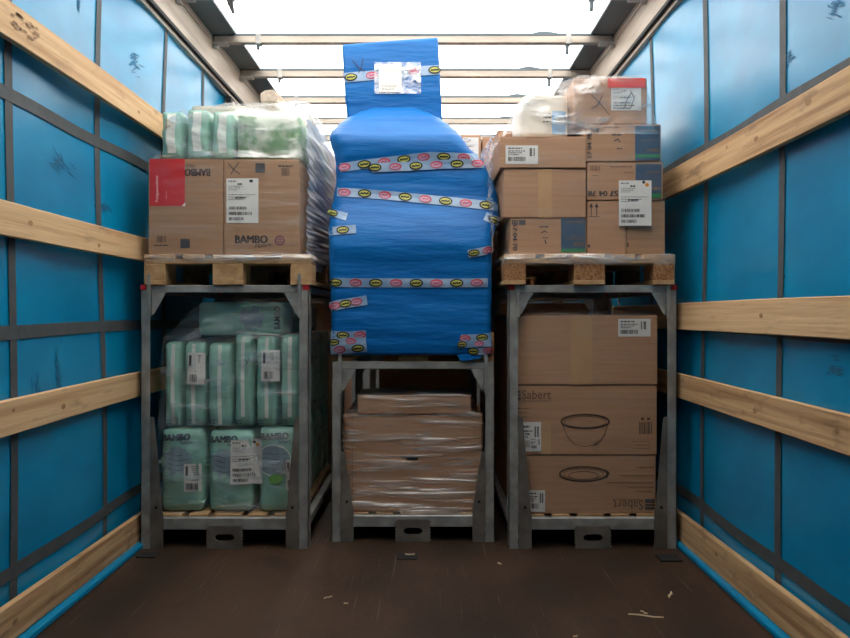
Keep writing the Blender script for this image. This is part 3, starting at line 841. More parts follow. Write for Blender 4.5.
# lying pack on top
z3 = PZ(336.5, YP) + .004
t, S, wh = pack_px(194.5, 284, 302, 334, YP + .03, .30, 'teal diaper pack lying flat on top inside the left rack', z0=z3, bulge=.012)
decal('picture_disc', t, S, disc(252, 318, 13, 13, 24, 4), M_GREYP, .004)
for k in range(6):
    a = k * math.pi / 3 + .3
    bb = decal('picture_bubble', t, S, disc(252 + 15 * math.cos(a), 318 + 12 * math.sin(a), 3.2, None, 12, 2), M_TEAL, .0054)
    decal('bubble_rim', bb, S, ring(252 + 15 * math.cos(a), 318 + 12 * math.sin(a), 3.2, 3.2, .7, 14), M_MINT, .0066)
decal('print', t, S, text('BAMBO', 276.5, 318, 23, 6, 90, .012), M_NAVY, .0022)
decal('print_panel', t, S, rect(243, 304, 256, 308, 2), M_MINT, .003)
for r_ in range(2):
    pack('diaper_pack', 'teal pack lying flat on top, in the %s row of the left rack' % ('second', 'rear')[r_], 'pack', wh[0], wh[1], .30, M_TEAL, (t.location.x + .02, t.location.y + .34 * (r_ + 1), z3), 'teal diaper packs', bulge=.012)

# packs on the upper left cartons
YU = D1 + .03
zU = PZ(158.5, YL) + .002
for k, (a, b, top) in enumerate(((158, 184, 110), (183, 209.5, 108), (208.5, 234, 109.5))):
    t, S, wh = pack_px(a, b, top, 158, YU, .36, ('teal pack with broad white band, leftmost on the upper left cartons', 'teal pack with broad white band, second on the upper left cartons', 'teal pack with broad white band, third on the upper left cartons')[k], z0=zU, bulge=.012)
    c = (a + b) / 2 + (0, .5, 1)[k]
    decal('white_stripe', t, S, [[(c - 4.2 + .8 * math.sin(i), y0), (c - 4.2 + .8 * math.sin(i + 1), y0 + 5), (c + 4.2 + .5 * math.sin(i + 1), y0 + 5), (c + 4.2 + .5 * math.sin(i), y0)] for i, y0 in enumerate([top + 3 + 5 * j for j in range(8)])], M_WHITEP, .006)
t, S, wh = pack_px(232.5, 301.5, 111, 158, YU, .40, 'green and white leaf-printed pack wrapped in film, upper left', M_GREENPK, z0=zU, bulge=.014)
for k, (xx, ww, hh) in enumerate(((-1.12, .36, .40), (-.77, .33, .36))):
    pack('paper_bundle', ('taller pale pack behind the white-banded packs, upper left', 'taller pale pack behind the leaf-printed pack, upper left')[k], 'pack', ww, hh, .36, M_WHITEWRAP, (xx, YU + .60, zU), 'pale packs')
    pack('diaper_pack', ('rearmost pack of the upper left load by the curtain', 'rearmost pack of the upper left load beside the gap')[k], 'pack', ww, .26, .32, M_TEAL, (xx, YU + .96, zU), 'teal diaper packs')

# lath lying loose over the rear packs
lt = empty('loose_lath', (PX(269.5, 3.95), 3.95, PZ(97, 3.95)))
far = Vector((PX(334, 5.35), 5.35, PZ(166, 5.35)))
dv = far - lt.location
L_ = dv.length
lt.rotation_euler = dv.to_track_quat('Y', 'Z').to_euler()
box('plank', (-.045, .045, 0, L_, -.03, .03), mat('whitened_lath', srgb(214, 196, 170), .7, col2=srgb(176, 140, 102), scale=(30, 1.2, 30), bump=.2), lt, .003)
prism('broken_end', [(-.044, -.03), (.040, -.034), (.047, .0), (.030, .034), (-.02, .032), (-.047, .014)], -.02, .002, mat('pale_split_wood', srgb(206, 186, 168), .8, var=.3, scale=(40, 40, 40)), lt)
tag(lt, 'loose timber lath poking up over the upper left packs', 'wooden lath')

# ------------------------------------------------------------------ middle: film-wrapped cartons
YM = D2 + .06
ZPM = .1285
zmid = PZ(414, YM)
xa, xb = PX(343, YM), PX(483, YM)
mid = empty('cardboard_box', ((xa + xb) / 2, YM + .5, ZPM))
box('body', (-(xb - xa) / 2, (xb - xa) / 2, -.5, .5, 0, zmid - ZPM), M_CARD, mid, .012, 3)
Sm = Surf(YM, mid.location)
decal('hand_hole', mid, Sm, disc(412, 457, 6, 2.4, 14, 1) + rect(406.5, 455.5, 418, 460), M_EBLK)
decal('side_seam', mid, Sm, rect(352, 413, 352.5, 512), M_EDGE)
tag(mid, 'big brown carton wrapped in film inside the middle rack', 'box', 'film-wrapped cartons')
t, S = carton('flat brown carton lying on top of the middle rack carton', 357.5, 471, 395.5, 413.8, YM - .005, .26, M_CARD, 'film-wrapped cartons', z0=zmid + .001)

# ------------------------------------------------------------------ right rack: three tall cartons
YR = D1 + .05
ZPR = .1525
z_a = PZ(455, YR); z_b = PZ(385, YR)
t, S = carton('bottom carton in the right rack with upside-down lettering and flat bowl drawing', 516, 656, 455, 514, YR + .004, 1.02, M_CARD, 'printed cartons in the right rack', z0=ZPR)
decal('bowl_drawing', t, S, ring(583.5, 474, 33 * .72, 7.2, 1.8, 34) + ring(583.5, 475.5, 15, 4.0, .7, 26) + ring(583.5, 474, 20, 5.4, .5, 26) + line([(606, 470), (609, 473), (606, 478)], 1.2), M_INKB)
decal('print', t, S, text('Sabert', 628, 505, 30, 9.5, 180, -.004), M_INKB)
decal('print_line', t, S, words(613, 499, 642, 1.0, 4), M_INKL, .0016)
decal('print_square', t, S, rect(645, 499, 654.5, 503) + rect(645, 504, 654.5, 506) + rect(645, 507, 654.5, 509.5), M_INKG)
decal('small_print', t, S, words(637, 466.5, 654, 1.8, 1) + words(620, 475, 654, 1.2, 2) + words(606, 482, 654, 1.2, 3) + words(628, 486.5, 654, 1.2, 4) + words(636, 491, 652, 1.0, 5), M_INKL)
code_label(t, S, 527, 490, 545, 511.5, 4)
t, S = carton('middle carton in the right rack with lettering and deep bowl drawing', 515.5, 657, 385.3, 454.8, YR, 1.04, M_CARD, 'printed cartons in the right rack', z0=z_a + .001)
decal('bowl_drawing', t, S, ring(585, 421.5, 24, 7, 1.7, 34) + ring(585, 421.8, 21, 5.4, .5, 30) + line([(562, 424), (567, 436), (574, 444), (585, 446.5), (597, 444), (604, 436), (608, 424)], .6) + line([(566, 440), (585, 444), (603, 440)], .3), M_INKB)
decal('print', t, S, text('Sabert', 536.5, 394.5, 29, 9, 0, -.004), M_INKB)
decal('print_line', t, S, words(523, 400.6, 551, .9, 9), M_INKL, .0016)
decal('print_square', t, S, rect(516.5, 390.5, 520.5, 393) + rect(516.5, 394.3, 520.5, 396) + rect(516.5, 397.2, 520.5, 400.5), M_INKG)
decal('small_print', t, S, words(518, 408, 529, 1.0, 2) + words(518, 412, 528, 1.0, 3) + words(518, 416.5, 527, 1.0, 5) + words(632, 441, 650, .9, 6) + words(636, 444.5, 650, .9, 7) + words(634, 448, 650, .9, 8), M_INKL)
decal('carton_code', t, S, barcode(639, 422, 652.5, 434, 9, 9) + rect(641, 417.5, 644, 420) + rect(647, 417.5, 650, 420), M_INKB)
decal('glue_strip', t, S, rect(541, 421, 551, 468.0 - 14, 1), M_TAPE, .0012)
code_label(t, S, 519, 422, 541, 451.5, 7)
code_label(t, S, 530, 437, 541, 450, 8, .0045)
t, S = carton('plain top carton in the right rack with a small code label', 515, 657.5, 315, 385, YR - .004, 1.04, M_CARD, 'printed cartons in the right rack', z0=z_b + .002)
code_label(t, S, 618, 318.8, 650.5, 336.5, 5)
decal('glue_strip', t, S, rect(571, 316, 592, 384.5), M_TAPE, .0012)

# ------------------------------------------------------------------ upper right load
YU2 = D1 + .005
ZR = 1.259 + .1445
def food_print(t, S, x0, y0, x1, y1, flip=False, num='57 04 78', vert=True, panel=True):
    w, h = x1 - x0, y1 - y0
    def f(polys):
        if not flip: return polys
        cx, cy = (x0 + x1) / 2, (y0 + y1) / 2
        return [[(2 * cx - a, 2 * cy - b) for a, b in p] for p in polys]
    return f
G = 'cartons on the upper right pallet'
z1_ = PZ(218, YU2)
t, S = carton('bottom left printed carton with slate blue panel, upper right pallet', 510, 586.5, 218, 253, YU2, .56, M_CARD, G, z0=ZR)
pn = decal('blue_panel', t, S, rect(561, 218.6, 585.2, 252, 2), M_BLUEP)
decal('green_band', pn, S, rect(561, 248.8, 585.2, 252, 2), M_GREENP, .0022)
decal('panel_print', pn, S, words(566, 221, 583, 1.6, 3) + words(565, 238.5, 584, .7, 4) + words(570, 236, 584, .6, 6) + ring(578.5, 244, 5, 2.0, .6, 14) + words(574, 243.4, 583, 1.2, 7), M_INKL, .0026)
decal('number_print', t, S, btext('57 04 78', 515, 237, 27, 4.4, -90, .25), M_INKG)
decal('print', t, S, words(512, 220, 518, 4.5, 3) + rect(519, 220, 525.5, 225) + words(539.5, 226, 548, 1.6, 4) + line([(541, 233), (545, 231), (547, 233)], 1.0) + words(543, 237, 548, 1.4, 8) + line([(545, 240), (546, 244)], 1.2), M_INKG)
t, S = carton('plain brown carton with two upward arrows, upper right pallet', 587.2, 626, 200.5, 253, YU2 + .004, .56, M_CARD, G, z0=ZR)
decal('arrow_print', t, S, sum([line([(x, 207), (x, 216)], .8) + [[(x, 203), (x - 2, 207.4), (x + 2, 207.4)]] for x in (591.2, 596.6)], []) + rect(588.8, 216.4, 599, 217), M_INK)
decal('edge_mark', t, S, rect(587.8, 244.5, 590, 247.5), M_INK)
t, S = carton('plain grey-brown carton at the right corner of the upper right pallet', 626.4, 665, 200.5, 253, YU2 + .008, .56, M_CARD2, G, z0=ZR)
decal('edge_mark', t, S, rect(627, 243, 628.5, 247), M_INK)
t, S = carton('plain middle carton of the left column, upper right pallet', 503.5, 586, 168.5, 218, YU2 - .004, .56, M_CARD, G, z0=z1_ + .001)
decal('glue_strip', t, S, rect(538, 169, 552, 217.6), M_TAPE, .0012)
zt_ = PZ(168.5, YU2 - .004)
t, S = carton('wide low carton with white code label atop the left column', 500, 586, 136.3, 168, YU2 - .012, .56, M_CARD, G, z0=zt_ + .002)
code_label(t, S, 505.5, 145.5, 538, 164, 6)
decal('small_print', t, S, words(526, 137.5, 545, .8, 3), M_INKL)
z2_ = PZ(200.5, YU2)
t, S = carton('printed carton with slate blue panel above the arrow carton', 587, 663, 162.2, 200.3, YU2, .56, M_CARD, G, z0=z2_ + .002)
pn = decal('blue_panel', t, S, rect(635.5, 164, 661.5, 198.5, 2), M_BLUEP)
decal('green_band', pn, S, rect(650, 193.5, 661.5, 198, 1), M_GREENP, .0022)
decal('panel_print', pn, S, words(646, 172, 660, 1.0, 4) + words(648, 187.5, 660, 2.2, 8), M_INKL, .0026)
decal('number_print', t, S, btext('57 04 78', 603, 193.5, 30, 5.4, 180, .35), M_INKG)
decal('print', t, S, words(590, 166, 600, 4.5, 3) + words(610, 166, 632, 1.5, 4) + words(624, 172, 634, 1.0, 6) + words(592, 175, 598, 1.2, 7), M_INKL)
paper_label(t, S, 618, 181, 650.5, 226, 9, 'orange', off=.014)
z3_ = PZ(162.2, YU2)
t, S = carton('printed carton with slate blue panel second from top, upper right', 585.5, 661, 124.2, 162, YU2 - .002, .56, M_CARD, G, z0=z3_ + .003)
pn = decal('blue_panel', t, S, rect(635, 126, 660, 160.5, 2), M_BLUEP)
decal('green_band', pn, S, rect(635, 154.5, 660, 157.5, 1), M_GREENP, .0022)
decal('panel_print', pn, S, words(640, 130, 658, 1.2, 4) + words(647, 149, 659, 2.4, 8) + words(640, 140, 657, .7, 9), M_INKL, .0026)
decal('number_print', t, S, btext('57 04 78', 589.5, 146, 25, 4.2, 90, .25), M_INKG)
decal('print', t, S, words(591, 128, 600, 4.5, 3) + words(612, 134, 622, 1.6, 4) + line([(614, 141), (618, 139), (620, 142)], 1.0) + words(617, 148, 622, 1.2, 6) + words(604, 127, 620, .8, 7), M_INKG)
z4_ = PZ(124.2, YU2)
t, S = carton('topmost brown carton under film with red patch and label, upper right', 574, 647, 78, 124, YU2 + .01, .45, M_CARD, G, z0=z4_ + .004)
paper_label(t, S, 611, 88, 641, 110.5, 12)
decal('red_patch', t, S, rect(607.5, 76.5 + 2, 645, 88, 2), M_REDF, .006)
decal('pen_mark', t, S, line([(591, 95), (599, 103), (609, 115)], .8) + line([(602, 96), (598, 105), (591, 109)], .8) + line([(630, 91), (634, 98), (630, 109), (624, 108), (627, 99), (631, 93)], .7), M_INK, .006)
# white bundle left of it
xw0, xw1 = PX(520, YU2 + .08), PX(571, YU2 + .08)
zw = PZ(136.3, YU2 - .012)
t, S = pack('paper_bundle', 'white film-wrapped paper bundle with blue print beside the topmost carton', 'bundle', xw1 - xw0, PZ(94, YU2 + .08) - zw, .40, M_WHITEWRAP, ((xw0 + xw1) / 2, YU2 + .08 + .2, zw + .002), 'bundles', bulge=.008)
decal('blue_panel', t, S, rect(552, 111, 566, 134, 3), mat('light_blue_print', srgb(120, 170, 214), .5), .004)
decal('print', t, S, words(543, 113, 551, 1.4, 3) + words(543, 117, 551, 1.4, 4) + words(543, 121, 551, 1.4, 5), M_INKG, .004)
# rows behind
for k, (x, w) in enumerate(((.585, .36), (.965, .36))):
    zz = ZR
    for j, hh in enumerate((.25, .25, .25)):
        simple_stack('carton behind the upper right front row, %s column, %s layer' % (('left', 'right')[k], ('bottom', 'middle', 'top')[j]), x, YU2 + .58, zz, w, hh - .001, .58)
        zz += hh

# carton stack farther back, seen between blue stack and right load
YB = 4.72
rack('steel pallet rack in the second row behind the blue stack', .02, YB, .885, zb=.10)
pallet('wooden pallet of the second row behind the blue stack', .02, YB, .886)
zz = .886 + .1445
hts = (.42, .42, .42)
top = PZ(134.5, YB)
n_ = 3; hh = (top - zz) / n_
for j in range(n_):
    for k, (xc, w) in enumerate(((-.165, .36), (.20, .36))):
        if j == n_ - 1 and k == 1: continue
        simple_stack('second-row carton behind the blue stack, %s column, %s layer' % (('left', 'right')[k], ('bottom', 'middle', 'top')[j]), xc, YB + .02, zz, w, hh - .002, .7)
    zz += hh
zz -= hh
xk0, xk1 = PX(446, YB), PX(479.5, YB)
t = simple_stack('far carton with white label showing right of the blue stack', (xk0 + xk1) / 2, YB, zz, xk1 - xk0 + .02, hh - .001, .5)
S = Surf(YB, t.location)
paper_label(t, S, 463, 137.5, 478.5, 158, 21)
xk0, xk1 = PX(480.5, YB), PX(503, YB)
t = simple_stack('plain far carton between blue stack and wide low carton', (xk0 + xk1) / 2 + .034, YB + .02, zz, xk1 - xk0 + .04, hh - .012, .5)
# second-row load behind the upper left one
rack('steel pallet rack in the second row behind the left rack', XCL, YB, 1.258)
pallet('wooden pallet of the second row behind the upper left load', XCL, YB, 1.259, chip=False)
zz = 1.259 + .1445
for j in range(2):
    for k, xc in enumerate((-1.145, -.765)):
        simple_stack('second-row carton behind the upper left load, %s, %s layer' % (('by the curtain', 'beside the gap')[k], ('bottom', 'top')[j]), xc, YB + .02, zz, .37, .352, .75)
    zz += .354
# second-row right load and what stands inside the second-row racks
rack('steel pallet rack in the second row behind the right rack', XCR, YB, 1.258)
pallet('wooden pallet of the second row behind the upper right load', XCR, YB, 1.259)
for k, xc in enumerate((.62, .99)):
    simple_stack('second-row carton behind the upper right load, %s column' % ('left', 'right')[k], xc, YB + .02, 1.259 + .1445, .365, .45, .8)
for xc, h_, nm in ((XCL, 1.05, 'left'), (.02, .70, 'middle'), (XCR, 1.05, 'right')):
    deck('plank deck inside the second-row %s rack' % nm, xc, YB + .045, .15)
    simple_stack('tall brown carton inside the second-row %s rack' % nm, xc, YB + .06, .1505, .68, h_, 1.0)
xe = -.765 + .185
V = []; Fc = []
path = [(xe - .20, zz + .003), (xe - .05, zz + .004), (xe + .006, zz + .004), (xe + .008, zz - .05), (xe + .014, zz - .14), (xe + .010, zz - .30)]
for i, (x, z) in enumerate(path):
    for y in (-.025, .025):
        V += [(x - xe, y, z - zz)]
        V += [(x - xe + (.003 if i > 2 else 0), y, z - zz + (.003 if i <= 2 else 0))]
for i in range(len(path) - 1):
    a = 4 * i; Fc += [(a, a + 2, a + 6, a + 4), (a + 1, a + 5, a + 7, a + 3), (a, a + 4, a + 5, a + 1), (a + 2, a + 3, a + 7, a + 6)]
so = link('lashing_strap', mesh('lashing_strap', V, Fc), M_ORSTRAP)
so.location = (xe, YB + .10, zz); so.rotation_euler = (0, 0, R(-35))
tag(so, 'orange lashing strap glimpsed in the gap left of the blue stack', 'strap')

# ------------------------------------------------------------------ blue wrapped stack
# (picture row, left, right, front depth, depth of section, corner sharpness)
LV = [(355, 329.5, 492, 3.372, 1.16, .03), (345, 329, 493, 3.362, 1.18, .03), (330, 330, 492, 3.356, 1.18, .035), (300, 330, 492, 3.356, 1.18, .035), (268, 329, 492, 3.354, 1.18, .035),
      (246, 328, 492.5, 3.346, 1.18, .04), (236, 327.5, 494, 3.352, 1.17, .05), (226, 327, 497.5, 3.366, 1.15, .06), (214, 327.5, 501, 3.396, 1.13, .07), (204, 330, 500.5, 3.420, 1.10, .07),
      (194, 332.5, 498.5, 3.432, 1.09, .07), (180, 334.5, 494.5, 3.438, 1.08, .07), (165, 334.5, 487, 3.440, 1.05, .07), (152, 332.5, 477, 3.428, 1.03, .08), (142, 329, 468, 3.426, 1.0, .08), (135, 327.5, 463, 3.436, .96, .07),
      (130, 329, 459, 3.47, .93, .07), (124, 334.5, 452, 3.505, .88, .07), (117, 343, 443, 3.555, .78, .07), (112, 353, 433, 3.60, .66, .07), (107, 367, 421, 3.65, .48, .06), (104, 382, 408, 3.70, .30, .05)]
HV = [(125, 347, 443, 3.66, .50, .02), (115, 346.5, 442, 3.65, .50, .018), (92, 344.5, 441, 3.645, .50, .016), (70, 343, 440, 3.645, .50, .016), (50, 342, 438.8, 3.65, .50, .016), (43, 341.5, 438.2, 3.653, .49, .016), (41, 342, 437.8, 3.66, .48, .014)]
def sections(rows):
    out = []
    for py, l, r, yf, d, n in rows:
        out.append((PZ(py, yf), PX(l, yf), PX(r, yf), yf, d, n))
    out.sort()
    return out
def interp(sec, z):
    if z <= sec[0][0]: return sec[0][1:]
    for a, b in zip(sec, sec[1:]):
        if z <= b[0]:
            t = (z - a[0]) / (b[0] - a[0]) if b[0] > a[0] else 0
            t = t * t * (3 - 2 * t) * .5 + t * .5
            return tuple(a[i] + (b[i] - a[i]) * t for i in range(1, 6))
    return sec[-1][1:]
def ripple(x, z, k):
    return k * (.0018 * math.sin(46 * z + 5 * x) * math.sin(5.1 * x + 9 * z) + .0010 * math.sin(95 * z - 9 * x + 2 * math.sin(6 * x)) * math.sin(4 * x + 3 * z) + .004 * math.sin(6.2 * x + 5 * z) * math.sin(8 * z - 5 * x))
def yfront(sec, x, z, k=1.0):
    l, r, yf, d, n = interp(sec, z)
    rad = min(n, (r - l) * .49, d * .49)
    e = abs(x - (l + r) / 2) - ((r - l) / 2 - rad)
    y = yf
    if e > 0: y = yf + rad - math.sqrt(max(0, rad * rad - min(e, rad * .98) ** 2))
    return y + ripple(x, z, k)
def rrect(hw, hd, rad):
    """unit perimeter of a rounded rectangle, fixed point count"""
    P = []
    rad = min(rad, hw * .98, hd * .98)
    for q, (cx, cy, a0) in enumerate(((hw - rad, -hd + rad, -90), (hw - rad, hd - rad, 0), (-hw + rad, hd - rad, 90), (-hw + rad, -hd + rad, 180))):
        for i in range(7):
            a = R(a0 + 15 * i); P.append((cx + rad * math.cos(a), cy + rad * math.sin(a), math.cos(a), math.sin(a)))
        nx = {0: (hw, hd - rad), 1: (-hw + rad, hd), 2: (-hw, -hd + rad), 3: (hw - rad, -hd)}[q]
        x0, y0 = P[-1][:2]; cnt = (16, 24, 16, 44)[q]
        for i in range(1, cnt):
            u = i / cnt; P.append((x0 + (nx[0] - x0) * u, y0 + (nx[1] - y0) * u, P[-1][2], P[-1][3]))
    return P
BL = empty('blue_wrapped_stack', (XCM, D2 + .6, 1.0))
def loft(name, sec, m, parent, k, skew=0.0, nz=90, na=112):
    o = parent.location; V = []; Fc = []
    z0, z1 = sec[0][0], sec[-1][0]
    for i in range(nz + 1):
        z = z0 + (z1 - z0) * i / nz
        l, r, yf, d, n = interp(sec, z)
        cx_, hw, cy_, hd = (l + r) / 2, (r - l) / 2, yf + d / 2, d / 2
        per = rrect(hw, hd, n); na = len(per)
        for (x, y, nx, ny) in per:
            X = cx_ + x; Y = cy_ + y
            wgt = max(0, -ny)
            V.append((X - o.x + ripple(Y * 1.3, z, k * .7) * nx, Y + ripple(X, z, k) * wgt - o.y, z - o.z + skew * (X - cx_) * (i / nz) ** 3))
    for i in range(nz):
        for j in range(na):
            b = (j + 1) % na
            Fc.append((i * na + j, i * na + b, (i + 1) * na + b, (i + 1) * na + j))
    Fc.append(tuple(nz * na + j for j in range(na)))
    Fc.append(tuple(na - 1 - j for j in range(na)))
    return link(name, mesh(name, V, Fc), m, parent, True)
SB, SH = sections(LV), sections(HV)
loft('wrapped_body', SB, M_BLUEWRAP, BL, 1.0)
loft('wrapped_head', SH, M_BLUEWRAP, BL, .6, skew=.075, nz=36)
tag(BL, 'tall slumped stack wrapped in bright blue film with emblem-printed tape', 'wrapped stack')
class LoftSurf:
    def __init__(self, sec, k, dref): self.s = sec; self.k = k; self.d = dref; self.o = BL.location
    def pt(self, px, py, off):
        d = self.d
        for _ in range(4):
            x, z = PX(px, d), PZ(py, d); d = yfront(self.s, x, z, self.k)
        x, z = PX(px, d), PZ(py, d)
        return (x - self.o.x, d - off - self.o.y, z - self.o.z)
LB, LH = LoftSurf(SB, 1.0, 3.42), LoftSurf(SH, .6, 3.65)
def tape_strip(S, pts, w, first=0, step=20.0, phase=10.0, size=1.0, off=.004):
    """printed tape along a polyline with alternating oval emblems"""
    seg = []
    dens = []
    for (a, b), (c, d) in zip(pts, pts[1:]):
        n = max(2, int(math.hypot(c - a, d - b) / 4))
        for i in range(n): dens.append((a + (c - a) * i / n, b + (d - b) * i / n))
    dens.append(pts[-1])
    polys = []
    def nrm(i):
        a = dens[max(0, i - 1)]; b = dens[min(len(dens) - 1, i + 1)]
        L = math.hypot(b[0] - a[0], b[1] - a[1]) or 1
        return (-(b[1] - a[1]) / L, (b[0] - a[0]) / L)
    for i in range(len(dens) - 1):
        n0, n1 = nrm(i), nrm(i + 1); p, q = dens[i], dens[i + 1]
        for (e, f) in ((-.5, 0), (0, .5)):
            polys.append([(p[0] + n0[0] * w * e, p[1] + n0[1] * w * e), (p[0] + n0[0] * w * f, p[1] + n0[1] * w * f), (q[0] + n1[0] * w * f, q[1] + n1[1] * w * f), (q[0] + n1[0] * w * e, q[1] + n1[1] * w * e)])
    tp = decal('printed_tape', BL, S, polys, M_TAPEW, off)
    tot = sum(math.hypot(b[0] - a[0], b[1] - a[1]) for a, b in zip(dens, dens[1:]))
    sdist = phase; k = first
    def emblem(layers):
        V = []; Fc = []; mi = []
        for li, P in enumerate(layers):
            for p in P:
                n = len(V); V += [S.pt(a, b, off + .0015 + .0013 * li) for a, b in p]; Fc.append(tuple(range(n, n + len(p)))); mi.append(li)
        me = mesh('emblem', V, Fc)
        for m in ((M_EBLK, M_YEL, M_EBLK) if k % 2 == 0 else (M_ERED, M_EPINK, M_ERED)): me.materials.append(m)
        for f, q in zip(me.polygons, mi): f.material_index = q
        link('emblem', me, None, tp)
    while sdist < tot:
        acc = 0
        for a, b in zip(dens, dens[1:]):
            L = math.hypot(b[0] - a[0], b[1] - a[1])
            if acc + L >= sdist:
                u = (sdist - acc) / L; cx = a[0] + (b[0] - a[0]) * u; cy = a[1] + (b[1] - a[1]) * u; ang = math.atan2(b[1] - a[1], b[0] - a[0]); break
            acc += L
        def rot(P):
            c, s_ = math.cos(ang), math.sin(ang)
            return [[(cx + x * c - y * s_, cy + x * s_ + y * c) for x, y in p] for p in P]
        rx, ry = 6.8 * size, 4.1 * size
        if k % 2 == 0:
            emblem((rot(disc(0, 0, rx, ry, 20, 2)), rot(disc(0, 0, rx * .78, ry * .66, 18, 2)),
                    rot(line([(-4 * size, 1 * size), (-3 * size, -.6), (-1.6 * size, .8), (0, -.8), (1.5 * size, .7), (3.2 * size, -.7), (4 * size, .6)], 1.3 * size))))
        else:
            emblem((rot(disc(0, 0, rx * .92, ry * .92, 20, 2)), rot(disc(-.3, .3, rx * .74, ry * .62, 18, 2)),
                    rot(line([(-3 * size, .8), (-1.5 * size, -.5), (.2, .7), (2 * size, -.7), (3.4 * size, .3)], .9 * size))))
        sdist += step; k += 1
tape_strip(LH, [(344.5, 78), (372, 75.5), (405, 72), (439, 70)], 9.5, 0, 21, 6.5, .95)
tape_strip(LB, [(336.5, 168.5), (360, 165), (400, 160), (430, 156.5), (462, 157.5), (478, 158.5)], 9, 1, 20, 8)
tape_strip(LB, [(372, 168), (410, 166.5), (445, 164.5), (484, 163.5)], 9, 0, 20.5, 3, .98, .008)
tape_strip(LB, [(337, 192), (365, 193.5), (400, 196.5), (440, 200.5), (470, 203.5), (498, 206.5)], 8.8, 1, 20.3, 7.5)
tape_strip(LB, [(329.5, 212), (347, 217)], 7.5, 0, 30, 3, .85)
tape_strip(LB, [(329, 231.5), (342, 230), (356, 229)], 8.5, 0, 22, 14, .95)
tape_strip(LB, [(485, 216), (499.5, 222.5)], 8.5, 0, 22, 10, .9)
tape_strip(LB, [(468, 254), (480, 252), (491, 249.5)], 8, 0, 14, 6, .85)
tape_strip(LB, [(330.5, 282.5), (370, 282.8), (420, 283), (460, 283), (491, 282.5)], 9, 0, 20.2, -1 + 6, 1.0)
tape_strip(LB, [(330, 307), (340, 304.5), (367, 300)], 9.5, 1, 11, 5, .95)
tape_strip(LB, [(331, 335), (350, 335.5), (366, 334.5)], 8, 0, 17, 12, .95)
tape_strip(LB, [(331, 342.5), (350, 341), (366, 341)], 7, 0, 17, 3, .85, .006)
tape_strip(LB, [(331, 350), (350, 349), (367, 347.5)], 8.5, 1, 18, 9, .95, .008)
tape_strip(LB, [(461, 338.5), (477, 338), (491, 336.5)], 7.5, 1, 17, 4, .9)
tape_strip(LB, [(458, 344.5), (475, 344), (491, 343)], 6.5, 0, 17, 4, .75, .006)
tape_strip(LB, [(470, 351), (480, 351.5), (491, 350)], 7, 0, 15, 3, .85, .008)
# document sleeve with white sheet on the head
sl = decal('document_sleeve', BL, LH, rect(374.5, 62.5, 421, 94, 5), film_mat('clear_sleeve', .25, .8, (30, 30, 30), lo=.4, hi=.7), .008)
sh = decal('paper_sheet', BL, LH, rect(379, 64.5, 401.5, 92.5, 3), mat('cream_sheet', srgb(240, 236, 224), .6), .010)
decal('sheet_print', sh, LH, words(382, 68, 392, .6, 3) + words(382, 71, 398, .6, 4) + words(381.5, 86, 398, 1.0, 5) + words(382, 89, 394, 1.0, 6), mat('grey_faint_ink', srgb(190, 186, 176), .6), .0115)
decal('pen_mark', BL, LH, line([(352.5, 60.5), (358, 67), (365, 72)], .7) + line([(362.5, 59), (362, 66), (358.5, 73.5)], .7), M_INK, .004)
# torn film corner hanging below
prism('film_tail', [(.0, .0), (.09, .012), (.115, .035), (.07, .05), (.03, .035), (-.02, .03)], -.004, .008, M_BLUEWRAP, BL).location = (PX(461, 3.37) - BL.location.x, 3.372 - BL.location.y, PZ(361, 3.37) - BL.location.z)

